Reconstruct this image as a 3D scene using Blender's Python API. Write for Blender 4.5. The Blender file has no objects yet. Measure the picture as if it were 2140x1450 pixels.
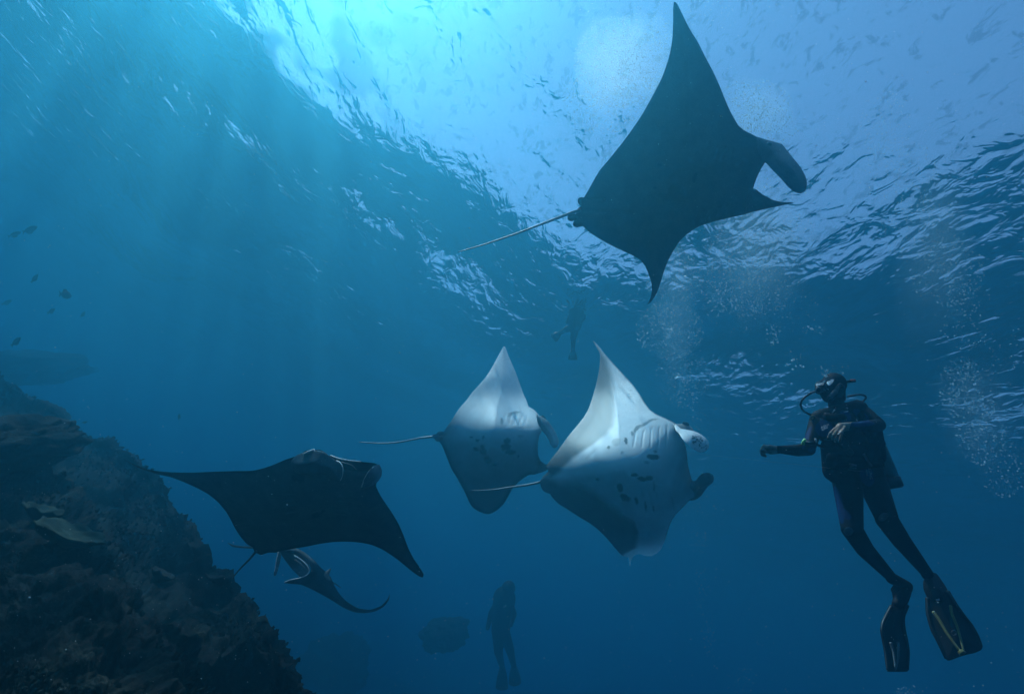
import bpy, bmesh, math, random
import numpy as np
from mathutils import Vector, Matrix, noise, geometry
R = math.radians
sc = bpy.context.scene
col = sc.collection

# ------------------------------------------------------------------ camera, sky, sun, exposure
CAM_Z = -7.5                       # water surface is z = 0
PITCH, ROLL, LENS = 26.5, 20.0, 18.0
cam_d = bpy.data.cameras.new('camera'); cam = bpy.data.objects.new('camera', cam_d); col.objects.link(cam)
cam_d.lens = LENS; cam_d.sensor_width = 36.0; cam_d.clip_end = 600; cam_d.clip_start = 0.05
M3 = Matrix.Rotation(R(90 + PITCH), 3, 'X') @ Matrix.Rotation(R(ROLL), 3, 'Z')
cam.matrix_world = Matrix.Translation((0, 0, CAM_Z)) @ M3.to_4x4()
sc.camera = cam
F = LENS / 36.0 * 2140.0
sdir = (M3 @ Vector(((660 - 1070) / F, (725 + 680) / F, -1.0))).normalized()   # towards the sun, above the top edge of the view
SUN_EL, SUN_AZ = math.degrees(math.asin(sdir.z)), math.degrees(math.atan2(sdir.x, sdir.y))   # azimuth from +Y towards +X
W = bpy.data.worlds.new('World'); sc.world = W; W.use_nodes = True
nt = W.node_tree; bg = nt.nodes['Background']
sky = nt.nodes.new('ShaderNodeTexSky'); sky.sky_type = 'NISHITA'; sky.sun_disc = False
sky.sun_elevation = R(SUN_EL); sky.sun_rotation = R(SUN_AZ); sky.dust_density = 0.2; sky.air_density = 1.0
nt.links.new(sky.outputs[0], bg.inputs[0]); bg.inputs[1].default_value = 0.15
sun_d = bpy.data.lights.new('sun', 'SUN'); sun = bpy.data.objects.new('sun', sun_d); col.objects.link(sun)
sun_d.energy = 4.4; sun_d.angle = R(0.5); sun_d.color = (1.0, 0.97, 0.92)
sun.rotation_euler = sdir.to_track_quat('Z', 'Y').to_euler()
sc.view_settings.view_transform = 'Standard'; sc.view_settings.look = 'None'
sc.view_settings.gamma = 1.0; sc.view_settings.exposure = 0.55; sc.view_settings.use_curve_mapping = False
sc.cycles.use_denoising = True
sc.cycles.volume_bounces = 2; sc.cycles.max_bounces = 8; sc.cycles.diffuse_bounces = 2
sc.cycles.transparent_max_bounces = 24
sc.cycles.sample_clamp_indirect = 4.0

F = LENS / 36.0 * 2140.0
def ray(px, py):
    """world direction (per metre of depth along the view axis) through a photograph position"""
    return M3 @ Vector(((px - 1070) / F, -(py - 725) / F, -1.0))
def at(px, py, d):
    return Vector((0, 0, CAM_Z)) + ray(px, py) * d

# ------------------------------------------------------------------ helpers
def new_mat(name):
    m = bpy.data.materials.new(name); m.use_nodes = True
    n = m.node_tree; n.nodes.clear()
    out = n.nodes.new('ShaderNodeOutputMaterial')
    return m, n, out
def node(n, t, **kw):
    x = n.nodes.new(t)
    for k, v in kw.items():
        if k.startswith('i_'):
            key = k[2:]; key = int(key) if key.isdigit() else key.replace('_', ' ')
            x.inputs[key].default_value = v
        else: setattr(x, k, v)
    return x
def ramp(n, stops):
    r = n.nodes.new('ShaderNodeValToRGB')
    while len(r.color_ramp.elements) < len(stops): r.color_ramp.elements.new(0.5)
    for e, (p, c) in zip(r.color_ramp.elements, stops):
        e.position = p; e.color = c if len(c) == 4 else (*c, 1)
    return r
def mesh_obj(name, verts, faces, mat=None, parent=None, smooth=True):
    me = bpy.data.meshes.new(name); me.from_pydata([tuple(v) for v in verts], [], faces); me.update()
    if smooth: me.shade_smooth()
    o = bpy.data.objects.new(name, me); col.objects.link(o)
    if mat:
        me.materials.append(mat)
    if parent: o.parent = parent
    return o
def tag(o, label=None, cat=None, group=None, kind=None):
    if label: o['label'] = label
    if cat: o['category'] = cat
    if group: o['group'] = group
    if kind: o['kind'] = kind
    return o

# ------------------------------------------------------------------ water body
WX, WY0, WY1, FLOOR = 110, -60, 150, -15.0
m_water, n, out = new_mat('sea_water')
pv = node(n, 'ShaderNodeVolumePrincipled')
pv.inputs['Color'].default_value = (0.036, 0.215, 0.30, 1)
pv.inputs['Absorption Color'].default_value = (0.18, 0.54, 0.80, 1)
pv.inputs['Density'].default_value = 0.165
pv.inputs['Anisotropy'].default_value = 0.82
n.links.new(pv.outputs[0], out.inputs['Volume'])
x0, x1, y0, y1, z0, z1 = -WX, WX, WY0, WY1, FLOOR - 4, 1.2
hz = mesh_obj('haze', [(x0,y0,z0),(x1,y0,z0),(x1,y1,z0),(x0,y1,z0),(x0,y0,z1),(x1,y0,z1),(x1,y1,z1),(x0,y1,z1)],
              [(0,3,2,1),(4,5,6,7),(0,1,5,4),(1,2,6,5),(2,3,7,6),(3,0,4,7)], m_water, smooth=False)
tag(hz, 'blue sea water filling the whole view', kind='stuff')

# surface: swell in the mesh, ripples in the relief
m_surf, n, out = new_mat('water_surface')
tc = node(n, 'ShaderNodeTexCoord')
mp = node(n, 'ShaderNodeMapping'); mp.inputs['Rotation'].default_value = (0, 0, R(35)); mp.inputs['Scale'].default_value = (1.0, 0.65, 1)
n.links.new(tc.outputs['Object'], mp.inputs[0])
n1 = node(n, 'ShaderNodeTexNoise', i_Scale=0.6, i_Detail=4.0, i_Roughness=0.5, i_Distortion=0.5)
n2 = node(n, 'ShaderNodeTexNoise', i_Scale=2.6, i_Detail=3.0, i_Roughness=0.5, i_Distortion=0.8)
for q in (n1, n2): n.links.new(mp.outputs[0], q.inputs['Vector'])
b1 = node(n, 'ShaderNodeBump', i_Strength=1.0, i_Distance=0.24)
b2 = node(n, 'ShaderNodeBump', i_Strength=1.0, i_Distance=0.075)
n4 = node(n, 'ShaderNodeTexNoise', i_Scale=0.16, i_Detail=2.0); n.links.new(tc.outputs['Object'], n4.inputs['Vector'])
q4 = node(n, 'ShaderNodeMapRange', i_1=0.38, i_2=0.62, i_3=0.25, i_4=1.7); n.links.new(n4.outputs[0], q4.inputs[0])
m4 = node(n, 'ShaderNodeMath', operation='MULTIPLY'); n.links.new(n2.outputs[0], m4.inputs[0]); n.links.new(q4.outputs[0], m4.inputs[1])
n.links.new(n1.outputs[0], b1.inputs['Height']); n.links.new(m4.outputs[0], b2.inputs['Height'])
n.links.new(b1.outputs[0], b2.inputs['Normal'])
fr = node(n, 'ShaderNodeFresnel', i_IOR=1.33); n.links.new(b2.outputs[0], fr.inputs['Normal'])
gl = node(n, 'ShaderNodeBsdfGlossy', i_Roughness=0.10); n.links.new(b2.outputs[0], gl.inputs['Normal'])
gl.inputs['Color'].default_value = (0.95, 0.95, 0.95, 1)
tr = node(n, 'ShaderNodeBsdfTransparent')
nf = node(n, 'ShaderNodeTexNoise', i_Scale=5.5, i_Detail=5.0, i_Roughness=0.72, i_Distortion=0.6)
n.links.new(mp.outputs[0], nf.inputs['Vector'])
rf = ramp(n, [(0.39, (0.72, 0.72, 0.72)), (0.45, (1, 1, 1))]); n.links.new(nf.outputs[0], rf.inputs[0])  # flecks darken the transmission, a painted stand-in for ripples focusing light
# dark patches added to the reef-side transmission colour, to cast light shafts
ng = node(n, 'ShaderNodeTexNoise', i_Scale=1.25, i_Detail=1.0, i_Roughness=0.5); n.links.new(tc.outputs['Object'], ng.inputs['Vector'])
rg = ramp(n, [(0.42, (0.15, 0.15, 0.15)), (0.51, (1, 1, 1))]); n.links.new(ng.outputs[0], rg.inputs[0])
sx = node(n, 'ShaderNodeSeparateXYZ'); n.links.new(tc.outputs['Object'], sx.inputs[0])
mk_ = node(n, 'ShaderNodeMapRange', i_1=-2.8, i_2=-6.5, i_3=0.0, i_4=1.0); n.links.new(sx.outputs[0], mk_.inputs[0])
mg = node(n, 'ShaderNodeMix', data_type='RGBA', blend_type='MULTIPLY'); n.links.new(mk_.outputs[0], mg.inputs[0]); n.links.new(rf.outputs[0], mg.inputs[6]); n.links.new(rg.outputs[0], mg.inputs[7])
n.links.new(mg.outputs[2], tr.inputs[0])
mx = node(n, 'ShaderNodeMixShader'); n.links.new(fr.outputs[0], mx.inputs[0]); n.links.new(tr.outputs[0], mx.inputs[1]); n.links.new(gl.outputs[0], mx.inputs[2])
n.links.new(mx.outputs[0], out.inputs[0])
def grid(nx, ny, f):
    v = [f(i / (nx - 1), j / (ny - 1)) for j in range(ny) for i in range(nx)]
    fc = [(j * nx + i, j * nx + i + 1, (j + 1) * nx + i + 1, (j + 1) * nx + i) for j in range(ny - 1) for i in range(nx - 1)]
    return v, fc
def swell(x, y):
    z = 0.17 * math.sin(0.55 * x + 0.35 * y + 1.4 * noise.noise((x * .08, y * .08, 3)))
    z += 0.10 * math.sin(1.1 * y - 0.6 * x + 2.0 * noise.noise((x * .12, y * .12, 8)))
    return z + 0.22 * noise.noise((x * .35, y * .35, 1.7))
v, fc = grid(260, 300, lambda a, b: (lambda x, y: (x, y, swell(x, y)))((x0 + 1) + (x1 - x0 - 2) * a, (y0 + 1) + (y1 - y0 - 2) * b))
ws = mesh_obj('water_surface', v, fc, m_surf); tag(ws, kind='structure')
# seabed
m_bed, n, out = new_mat('seabed')
bs = node(n, 'ShaderNodeBsdfPrincipled', i_Roughness=0.95)
nn = node(n, 'ShaderNodeTexNoise', i_Scale=0.6, i_Detail=6.0)
rr = ramp(n, [(0.3, (0.004, 0.006, 0.005)), (0.7, (0.02, 0.02, 0.016))]); n.links.new(nn.outputs[0], rr.inputs[0])
n.links.new(rr.outputs[0], bs.inputs['Base Color']); n.links.new(bs.outputs[0], out.inputs[0])
v, fc = grid(120, 120, lambda a, b: (lambda x, y: (x, y, FLOOR + 1.6 * noise.fractal((x * .06, y * .06, 0), 0.8, 2.0, 5)))((x0 + 1) + (x1 - x0 - 2) * a, (y0 + 1) + (y1 - y0 - 2) * b))
tag(mesh_obj('seabed', v, fc, m_bed), kind='structure')

# ------------------------------------------------------------------ shape tools
CAM = Vector((0, 0, CAM_Z))
RX, RY, RZ = (M3 @ Vector(a) for a in ((1, 0, 0), (0, 1, 0), (0, 0, 1)))   # right, up, towards the viewer
M3n = np.array(M3)
def crop(ox, oy, s, pts):
    return [(ox + p[0] / s, oy + p[1] / s, *p[2:]) for p in pts]
def curve(pts, step, closed=False):
    """Catmull-Rom through the points, resampled about every `step` units (first two coordinates)"""
    P = [np.array(p, float) for p in pts]; n_ = len(P); res = []
    rng = range(n_) if closed else range(n_ - 1)
    for i in rng:
        p0 = P[(i - 1) % n_] if closed or i > 0 else 2 * P[0] - P[1]
        p1 = P[i]; p2 = P[(i + 1) % n_]
        p3 = P[(i + 2) % n_] if closed or i + 2 < n_ else 2 * P[-1] - P[-2]
        k = max(1, int(round(np.linalg.norm((p2 - p1)[:2]) / step)))
        for j in range(k):
            t = j / k
            a = 0.5 * ((2 * p1) + (p2 - p0) * t + (2 * p0 - 5 * p1 + 4 * p2 - p3) * t * t + (3 * p1 - p0 - 3 * p2 + p3) * t ** 3)
            lin = p1 + (p2 - p1) * t
            res.append(0.6 * a + 0.4 * lin)
    if not closed: res.append(P[-1])
    return np.array(res)
def tps(ctrl):
    C = np.array(ctrl, float); n_ = len(C)
    xy = C[:, :2] / 100.0
    def U(r2): return np.where(r2 > 1e-12, r2 * np.log(np.maximum(r2, 1e-12)), 0.0)
    d2 = ((xy[:, None] - xy[None]) ** 2).sum(-1)
    A = np.zeros((n_ + 3, n_ + 3)); A[:n_, :n_] = U(d2) + np.eye(n_) * 0.02
    A[:n_, n_] = 1; A[:n_, n_ + 1:] = xy; A[n_:, :n_] = A[:n_, n_:].T
    w = np.linalg.solve(A, np.concatenate([C[:, 2], np.zeros(3)]))
    def f(q):
        q = np.atleast_2d(q)[:, :2] / 100.0
        r2 = ((q[:, None] - xy[None]) ** 2).sum(-1)
        return U(r2) @ w[:n_] + w[n_] + q @ w[n_ + 1:]
    return f
def atn(q, d):
    q = np.atleast_2d(q)
    c = np.stack([(q[:, 0] - 1070) / F, -(q[:, 1] - 725) / F, -np.ones(len(q))], 1) * np.asarray(d)[:, None]
    return c @ M3n.T + np.array(CAM)
def inside(poly, q):
    x, y = q[:, 0], q[:, 1]; r = np.zeros(len(q), bool); a = poly; b = np.roll(poly, -1, 0)
    for (x1, y1), (x2, y2) in zip(a[:, :2], b[:, :2]):
        if y1 == y2: continue
        c = (y1 > y) != (y2 > y)
        r ^= c & (x < (x2 - x1) * (y - y1) / (y2 - y1) + x1)
    return r
def edge_dist(poly, q):
    best = np.full(len(q), 1e9)
    a = poly[:, :2]; b = np.roll(a, -1, 0)
    for p1, p2 in zip(a, b):
        d = p2 - p1; L = (d @ d) + 1e-9
        t = np.clip(((q - p1) @ d) / L, 0, 1)
        best = np.minimum(best, np.hypot(*(q - (p1 + t[:, None] * d)).T))
    return best
def sheet(name, outline, depth, wing, body, reach, mat, parent=None, sp=4.0, front=None, back=None, groove=None):
    """a solid, lens-shaped slab: outline, curved middle surface, thickness growing inward"""
    O = curve(outline, sp, closed=True)
    lo, hi = O.min(0), O.max(0)
    rs = random.Random(5)
    g = []; row = 0; y = lo[1]
    while y < hi[1]:
        x = lo[0] + (sp / 2 if row % 2 else 0)
        while x < hi[0]:
            g.append((x + rs.uniform(-.1, .1) * sp, y + rs.uniform(-.1, .1) * sp)); x += sp
        y += sp * 0.87; row += 1
    g = np.array(g); g = g[inside(O, g)]; g = g[edge_dist(O, g) > sp * 0.55]
    pts = [Vector(p) for p in O[:, :2]] + [Vector(p) for p in g]
    vo, _, fo, *_ = geometry.delaunay_2d_cdt(pts, [], [list(range(len(O)))], 1, 1e-5)
    q = np.array([(v.x, v.y) for v in vo])
    f = tps(depth) if not callable(depth) else depth
    d = f(q); P = atn(q, d)
    e = 1.0
    Px = atn(q + [e, 0], f(q + [e, 0])) - P; Py = atn(q + [0, e], f(q + [0, e])) - P
    N = np.cross(Py, Px); N /= np.linalg.norm(N, axis=1)[:, None] + 1e-12
    tocam = np.array(CAM) - P
    N *= np.sign((N * tocam).sum(1))[:, None]
    de = edge_dist(O, q) * d / F
    h = wing * np.sqrt(np.clip(de / 0.10, 0, 1)) + body * (1 - np.exp(-(de / reach) ** 2))
    hf = h * 0.5
    if groove is not None: hf = hf + groove(q)
    A = P + N * hf[:, None]; B = P - N * (h * 0.5)[:, None]
    nv = len(P); faces = []
    for t in fo:
        a, b, c = t
        nn_ = np.cross(A[b] - A[a], A[c] - A[a])
        if nn_ @ N[a] < 0: b, c = c, b
        faces.append((a, b, c)); faces.append((nv + a, nv + c, nv + b))
    o = mesh_obj(name, np.vstack([A, B]), faces, mat, parent)
    cf = front(q) if front else np.zeros(nv); cb = back(q) if back else np.ones(nv)
    at_ = o.data.attributes.new('pigment_shade', 'FLOAT', 'POINT')
    at_.data.foreach_set('value', np.concatenate([cf, cb]).astype(np.float32))
    return o
def tube_mesh(P, Rr, seg=8, flat=None):
    P = [Vector(p) for p in P]; v = []; fcs = []; up = None
    for i, p in enumerate(P):
        t = (P[min(i + 1, len(P) - 1)] - P[max(i - 1, 0)]).normalized()
        if up is None: up = t.orthogonal().normalized()
        up = (up - t * up.dot(t)).normalized(); sd = t.cross(up)
        r = Rr[i] if hasattr(Rr, '__len__') else Rr
        for k in range(seg):
            a = 2 * math.pi * k / seg
            off = (up * math.cos(a) + sd * math.sin(a)) * r
            if flat: off = off - flat[0] * (off.dot(flat[0]) * (1 - flat[1]))
            v.append(p + off)
    for i in range(len(P) - 1):
        for k in range(seg):
            a = i * seg + k; b = i * seg + (k + 1) % seg
            fcs.append((a, b, b + seg, a + seg))
    fcs.append(tuple(reversed(range(seg)))); fcs.append(tuple(range((len(P) - 1) * seg, len(P) * seg)))
    return v, fcs
def tube(name, pts, r0, r1, mat, parent=None, step=6, seg=8, prof=None, flat=None):
    """pts: (px, py, depth)"""
    C = curve(pts, step); P = [at(*c[:3]) for c in C]; n_ = len(P)
    Rr = [(prof(i / (n_ - 1)) if prof else 1) * (r0 + (r1 - r0) * i / (n_ - 1)) for i in range(n_)]
    v, f = tube_mesh(P, Rr, seg, flat)
    return mesh_obj(name, v, f, mat, parent)
class Blob:
    """tapered capsules and ellipsoids, fused into one skin"""
    def __init__(s): s.v = []; s.f = []
    def cap(s, p, q, r0, r1, sq=None, seg=18):
        p, q = Vector(p), Vector(q); ax = q - p; L = ax.length
        ax = ax.normalized() if L > 1e-6 else RY.copy()
        P, Rr = [], []
        for k in range(7):
            a = -math.pi / 2 + math.pi / 2 * k / 6; P.append(p + ax * (math.sin(a) * r0)); Rr.append(max(math.cos(a) * r0, 1e-4))
        for k in range(7):
            a = math.pi / 2 * k / 6; P.append(q + ax * (math.sin(a) * r1)); Rr.append(max(math.cos(a) * r1, 1e-4))
        v, f = tube_mesh(P, Rr, seg)
        if sq:
            c = (p + q) / 2
            for i in range(len(v)):
                d = v[i] - c; k = d.dot(sq[0]); v[i] = v[i] - sq[0] * (k * (1 - sq[1]))
        b = len(s.v); s.v += v; s.f += [tuple(b + i for i in t) for t in f]
    def c(s, a, b, r0, r1, sq=None): s.cap(at(*a), at(*b), r0, r1, sq)
    def build(s, name, mat, parent=None, voxel=.006, smooth=6, colour=None):
        me = bpy.data.meshes.new(name); me.from_pydata([tuple(x) for x in s.v], [], s.f); me.update()
        o = bpy.data.objects.new(name, me); col.objects.link(o)
        m = o.modifiers.new('r', 'REMESH'); m.mode = 'VOXEL'; m.voxel_size = voxel; m.use_smooth_shade = True
        m = o.modifiers.new('s', 'SMOOTH'); m.factor = .5; m.iterations = smooth
        dg = bpy.context.evaluated_depsgraph_get()
        me2 = bpy.data.meshes.new_from_object(o.evaluated_get(dg))
        o.modifiers.clear(); o.data = me2; bpy.data.meshes.remove(me); me2.name = name
        me2.materials.clear(); me2.materials.append(mat); me2.shade_smooth()
        if parent: o.parent = parent
        if colour:
            co = np.empty(len(me2.vertices) * 3, np.float32); me2.vertices.foreach_get('co', co)
            a = me2.attributes.new('pigment_shade', 'FLOAT', 'POINT'); a.data.foreach_set('value', colour(co.reshape(-1, 3)).astype(np.float32))
        return o
def to_px(co):
    c = (co - np.array(CAM)) @ M3n
    return np.stack([c[:, 0] / -c[:, 2] * F + 1070, -c[:, 1] / -c[:, 2] * F + 725], 1), -c[:, 2]
def root(name, loc, label, cat, group=None):
    o = bpy.data.objects.new(name, None); col.objects.link(o); o.location = loc
    o.empty_display_size = .2
    return tag(o, label, cat, group)
def reparent(r):
    """children are built in world space: keep them there under an Empty that stands at the thing"""
    for ch in list(r.children):
        ch.matrix_parent_inverse = Matrix.Translation(-r.location)

# ------------------------------------------------------------------ materials
def mat_pigment_shade(name, c0, c1, rough=.45, spec=.4, bump=.004, mott=.34, scale=7.0, sss=0.0):
    m, n, out = new_mat(name)
    at_ = node(n, 'ShaderNodeAttribute', attribute_name='pigment_shade')
    tc = node(n, 'ShaderNodeTexCoord')
    no = node(n, 'ShaderNodeTexNoise', i_Scale=scale, i_Detail=6.0, i_Roughness=.65); n.links.new(tc.outputs['Object'], no.inputs['Vector'])
    n3 = node(n, 'ShaderNodeTexNoise', i_Scale=scale * 9, i_Detail=3.0, i_Roughness=.6); n.links.new(tc.outputs['Object'], n3.inputs['Vector'])
    mr = node(n, 'ShaderNodeMapRange', i_1=.3, i_2=.7, i_3=1 - mott, i_4=1 + mott); n.links.new(no.outputs[0], mr.inputs[0])
    mr2 = node(n, 'ShaderNodeMapRange', i_1=.3, i_2=.75, i_3=1 - mott * .7, i_4=1 + mott * .7); n.links.new(n3.outputs[0], mr2.inputs[0])
    mm = node(n, 'ShaderNodeMath', operation='MULTIPLY'); n.links.new(mr.outputs[0], mm.inputs[0]); n.links.new(mr2.outputs[0], mm.inputs[1])
    mx = node(n, 'ShaderNodeMix', data_type='RGBA'); n.links.new(at_.outputs['Fac'], mx.inputs[0])
    mx.inputs[6].default_value = (*c0, 1); mx.inputs[7].default_value = (*c1, 1)
    vm = node(n, 'ShaderNodeVectorMath', operation='SCALE'); n.links.new(mx.outputs[2], vm.inputs[0]); n.links.new(mm.outputs[0], vm.inputs['Scale'])
    b = node(n, 'ShaderNodeBsdfPrincipled', i_Roughness=rough); b.inputs['Specular IOR Level'].default_value = spec
    n.links.new(vm.outputs[0], b.inputs['Base Color'])
    bp = node(n, 'ShaderNodeBump', i_Strength=.6, i_Distance=bump); n.links.new(n3.outputs[0], bp.inputs['Height']); n.links.new(bp.outputs[0], b.inputs['Normal'])
    n.links.new(b.outputs[0], out.inputs[0]); return m
def mat_plain(name, c, rough=.5, spec=.5, metal=0.0, mott=.2, scale=30.0, bump=.002):
    m, n, out = new_mat(name)
    tc = node(n, 'ShaderNodeTexCoord')
    no = node(n, 'ShaderNodeTexNoise', i_Scale=scale, i_Detail=5.0); n.links.new(tc.outputs['Object'], no.inputs['Vector'])
    r = ramp(n, [(.3, tuple(x * (1 - mott) for x in c)), (.7, tuple(min(1, x * (1 + mott)) for x in c))]); n.links.new(no.outputs[0], r.inputs[0])
    b = node(n, 'ShaderNodeBsdfPrincipled', i_Roughness=rough, i_Metallic=metal); b.inputs['Specular IOR Level'].default_value = spec
    n.links.new(r.outputs[0], b.inputs['Base Color'])
    bp = node(n, 'ShaderNodeBump', i_Strength=.5, i_Distance=bump); n.links.new(no.outputs[0], bp.inputs['Height']); n.links.new(bp.outputs[0], b.inputs['Normal'])
    n.links.new(b.outputs[0], out.inputs[0]); return m
M_white = mat_pigment_shade('manta_skin_pale', (.92, .93, .94), (.018, .020, .022), mott=.10)
M_black = mat_pigment_shade('manta_skin_dark', (.14, .155, .175), (.008, .009, .010))
M_tail = mat_plain('tail_skin', (.20, .21, .22), .4)
M_taild = mat_plain('tail_skin_dark', (.03, .032, .035), .4)
M_rim = mat_plain('painted_highlight', (.75, .75, .72), .4)  # pale tone stands in for light catching fin and mouth edges
M_eye = mat_plain('eye', (.01, .01, .012), .1, .8)
M_gill = mat_plain('gill_flap', (.12, .125, .13), .5)
M_gillp = mat_plain('gill_flap_pale', (.30, .31, .32), .5)
M_suit = mat_pigment_shade('neoprene', (.0022, .0024, .003), (.005, .035, .15), .7, .18, .006, .15, 4)
M_skin = mat_plain('skin', (.45, .30, .22), .5, .4)
M_web = mat_plain('black_nylon', (.004, .004, .005), .8, .12, 0, .3, 60)
M_rub = mat_plain('black_rubber', (.005, .005, .006), .45, .3)
M_grey = mat_plain('grey_plastic', (.10, .11, .12), .4, .5)
M_lens = mat_plain('mask_glass_glare', (.88, .9, .92), .08, 1.0, .0, .25, 40, .003)  # near-white base paints the bright surface reflection into the lenses
M_orange = mat_plain('orange_plastic', (.75, .16, .06), .4)
M_yel = mat_plain('yellow_plastic', (.22, .20, .06), .4)
M_lime = mat_plain('lime_plastic', (.35, .80, .20), .4)
M_steel = mat_plain('steel', (.65, .66, .68), .25, .5, .6)
M_tank = mat_plain('tank_paint', (.20, .24, .22), .35, .5)
M_print = mat_plain('white_print', (.75, .76, .78), .5)

def spots(base, ell, q, val=1.0, soft=.2, rs=3):
    """dark blotches: (x, y, rx, ry, angle)"""
    out = base.copy()
    wob = np.array([noise.noise((a * .09, b * .09, 2.2)) + .6 * noise.noise((a * .25, b * .25, 4.1)) for a, b in q]) if len(ell) else 0
    for (x, y, rx, ry, an, *v) in ell:
        c, s = math.cos(R(an)), math.sin(R(an)); dx, dy = q[:, 0] - x, q[:, 1] - y
        r = np.sqrt(((dx * c + dy * s) / rx) ** 2 + ((-dx * s + dy * c) / ry) ** 2) + .45 * wob
        k = np.clip((1 + soft - r) / (2 * soft), 0, 1); k = k * k * (3 - 2 * k)
        out = out + (np.maximum(out, (v[0] if v else val)) - out) * k
    return out
def smooth(a, b, x):
    t = np.clip((x - a) / (b - a), 0, 1); return t * t * (3 - 2 * t)

# ------------------------------------------------------------------ manta rays
KA = (920, 0, 2.231)
def manta_top():
    r = root('manta_ray', at(1400, 330, 5.0), 'largest dark manta ray seen from below near the top, long straight tail', 'manta ray', 'manta rays gliding')
    o = crop(*KA, [(1090,10),(1105,20),(1130,70),(1165,140),(1200,195),(1235,265),(1270,330),(1300,395),(1330,470),(1355,525),(1390,585),(1420,610),(1460,630),(1500,655),(1522,690),(1530,730),(1515,757),(1495,790),(1480,820),(1464,862),(1455,900),(1450,940),(1462,975),(1470,984),(1400,1005),(1330,1020),(1270,1035),(1210,1055),(1160,1085),(1120,1120),(1090,1165),(1065,1210),(1045,1260),(1030,1310),(1010,1365),(985,1405),(965,1420),(978,1395),(986,1360),(985,1320),(970,1275),(955,1240),(930,1210),(890,1188),(830,1160),(770,1130),(720,1100),(680,1070),(665,1056),(645,1055),(630,1040),(625,1025),(632,1000),(640,975),(662,955),(664,935),(674,915),(700,870),(740,800),(790,740),(850,665),(905,590),(950,520),(1000,430),(1035,360),(1060,290),(1075,230),(1083,170),(1086,100),(1086,40)])
    dep = [(1408,5,4.35),(1450,130,4.62),(1560,300,4.85),(1400,330,5.0),(1210,430,5.25),(1330,250,4.95),(1570,430,4.95),(1480,470,5.1),(1370,540,5.25),(1355,635,5.05),(1600,330,4.8),(1280,480,5.25)]
    def fr(q):
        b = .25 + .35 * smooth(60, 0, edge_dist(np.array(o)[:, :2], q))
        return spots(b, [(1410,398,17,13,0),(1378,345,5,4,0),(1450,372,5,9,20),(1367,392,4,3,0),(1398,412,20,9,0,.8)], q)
    def gr(q):   # gill slits and the folds either side of the vent, sunk into the belly
        g = np.zeros(len(q))
        for k in range(5):
            for (x0, y0, x1, y1) in ((1480 + k * 17, 300 + k * 5, 1472 + k * 17, 325 + k * 5), (1468 + k * 17, 440 + k * -3, 1450 + k * 17, 465 + k * -5)):
                d = edge_dist(np.array([(x0, y0), (x1, y1)]), q); g -= .012 * np.exp(-(d / 2.2) ** 2)
        for (a, b) in (((1215,420),(1260,418)), ((1218,440),(1320,447))):
            d = edge_dist(np.array([a, b]), q); g -= .02 * np.exp(-(d / 2.5) ** 2)
        return g
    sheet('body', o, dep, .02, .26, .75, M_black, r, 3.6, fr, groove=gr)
    cf = crop(*KA, [(1478,640),(1520,652),(1560,662),(1592,672),(1608,690),(1640,730),(1680,780),(1702,820),(1710,855),(1703,890),(1680,902),(1650,895),(1620,870),(1590,835),(1550,795),(1520,762),(1500,750),(1480,700)])
    sheet('cephalic_fin', cf, [(1590,300,4.76),(1640,340,4.6),(1680,390,4.5),(1600,340,4.72),(1640,305,4.75)], .05, .05, .12, M_black, r, 3.2, lambda q: .3 + 0 * q[:, 0])
    cf = crop(*KA, [(1440,880),(1470,882),(1500,905),(1545,930),(1590,942),(1650,945),(1600,957),(1540,970),(1510,976),(1470,986),(1425,990),(1425,930)])
    sheet('cephalic_fin', cf, [(1570,400,4.86),(1610,428,4.72),(1658,424,4.6),(1560,440,4.9)], .05, .05, .12, M_black, r, 2.6, lambda q: .3 + 0 * q[:, 0])
    for (x, y, a) in ((612,1012,.4), (640,1040,.9), (660,940,-.4)):   # pelvic fins round the tail root
        c0 = crop(*KA, [(x, y)])[0]
        pts = [(c0[0] + 11 * math.cos(t) * (1 + .25 * math.cos(t - a)), c0[1] + 9 * math.sin(t)) for t in np.linspace(0, 2 * math.pi, 12, endpoint=False)]
        sheet('pelvic_fin', pts, [(c0[0]-10, c0[1], 5.28), (c0[0]+10, c0[1], 5.25), (c0[0], c0[1]-10, 5.24), (c0[0], c0[1]+10, 5.28)], .03, .02, .05, M_black, r, 2.5, lambda q: .4 + 0 * q[:, 0])
    t = crop(*KA, [(655,980),(620,990),(500,1035),(350,1092),(200,1142),(85,1175)])
    tube('tail', [(a, b, 5.24 - .02 * i) for i, (a, b) in enumerate(t)], .017, .005, M_tail, r)
    e = Blob(); e.c((1607,303,4.74), (1607,303,4.74), .028, .028); e.build('eye', M_eye, r, .007, 2)
    reparent(r)
KB = (740, 680, 3.452)
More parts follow.
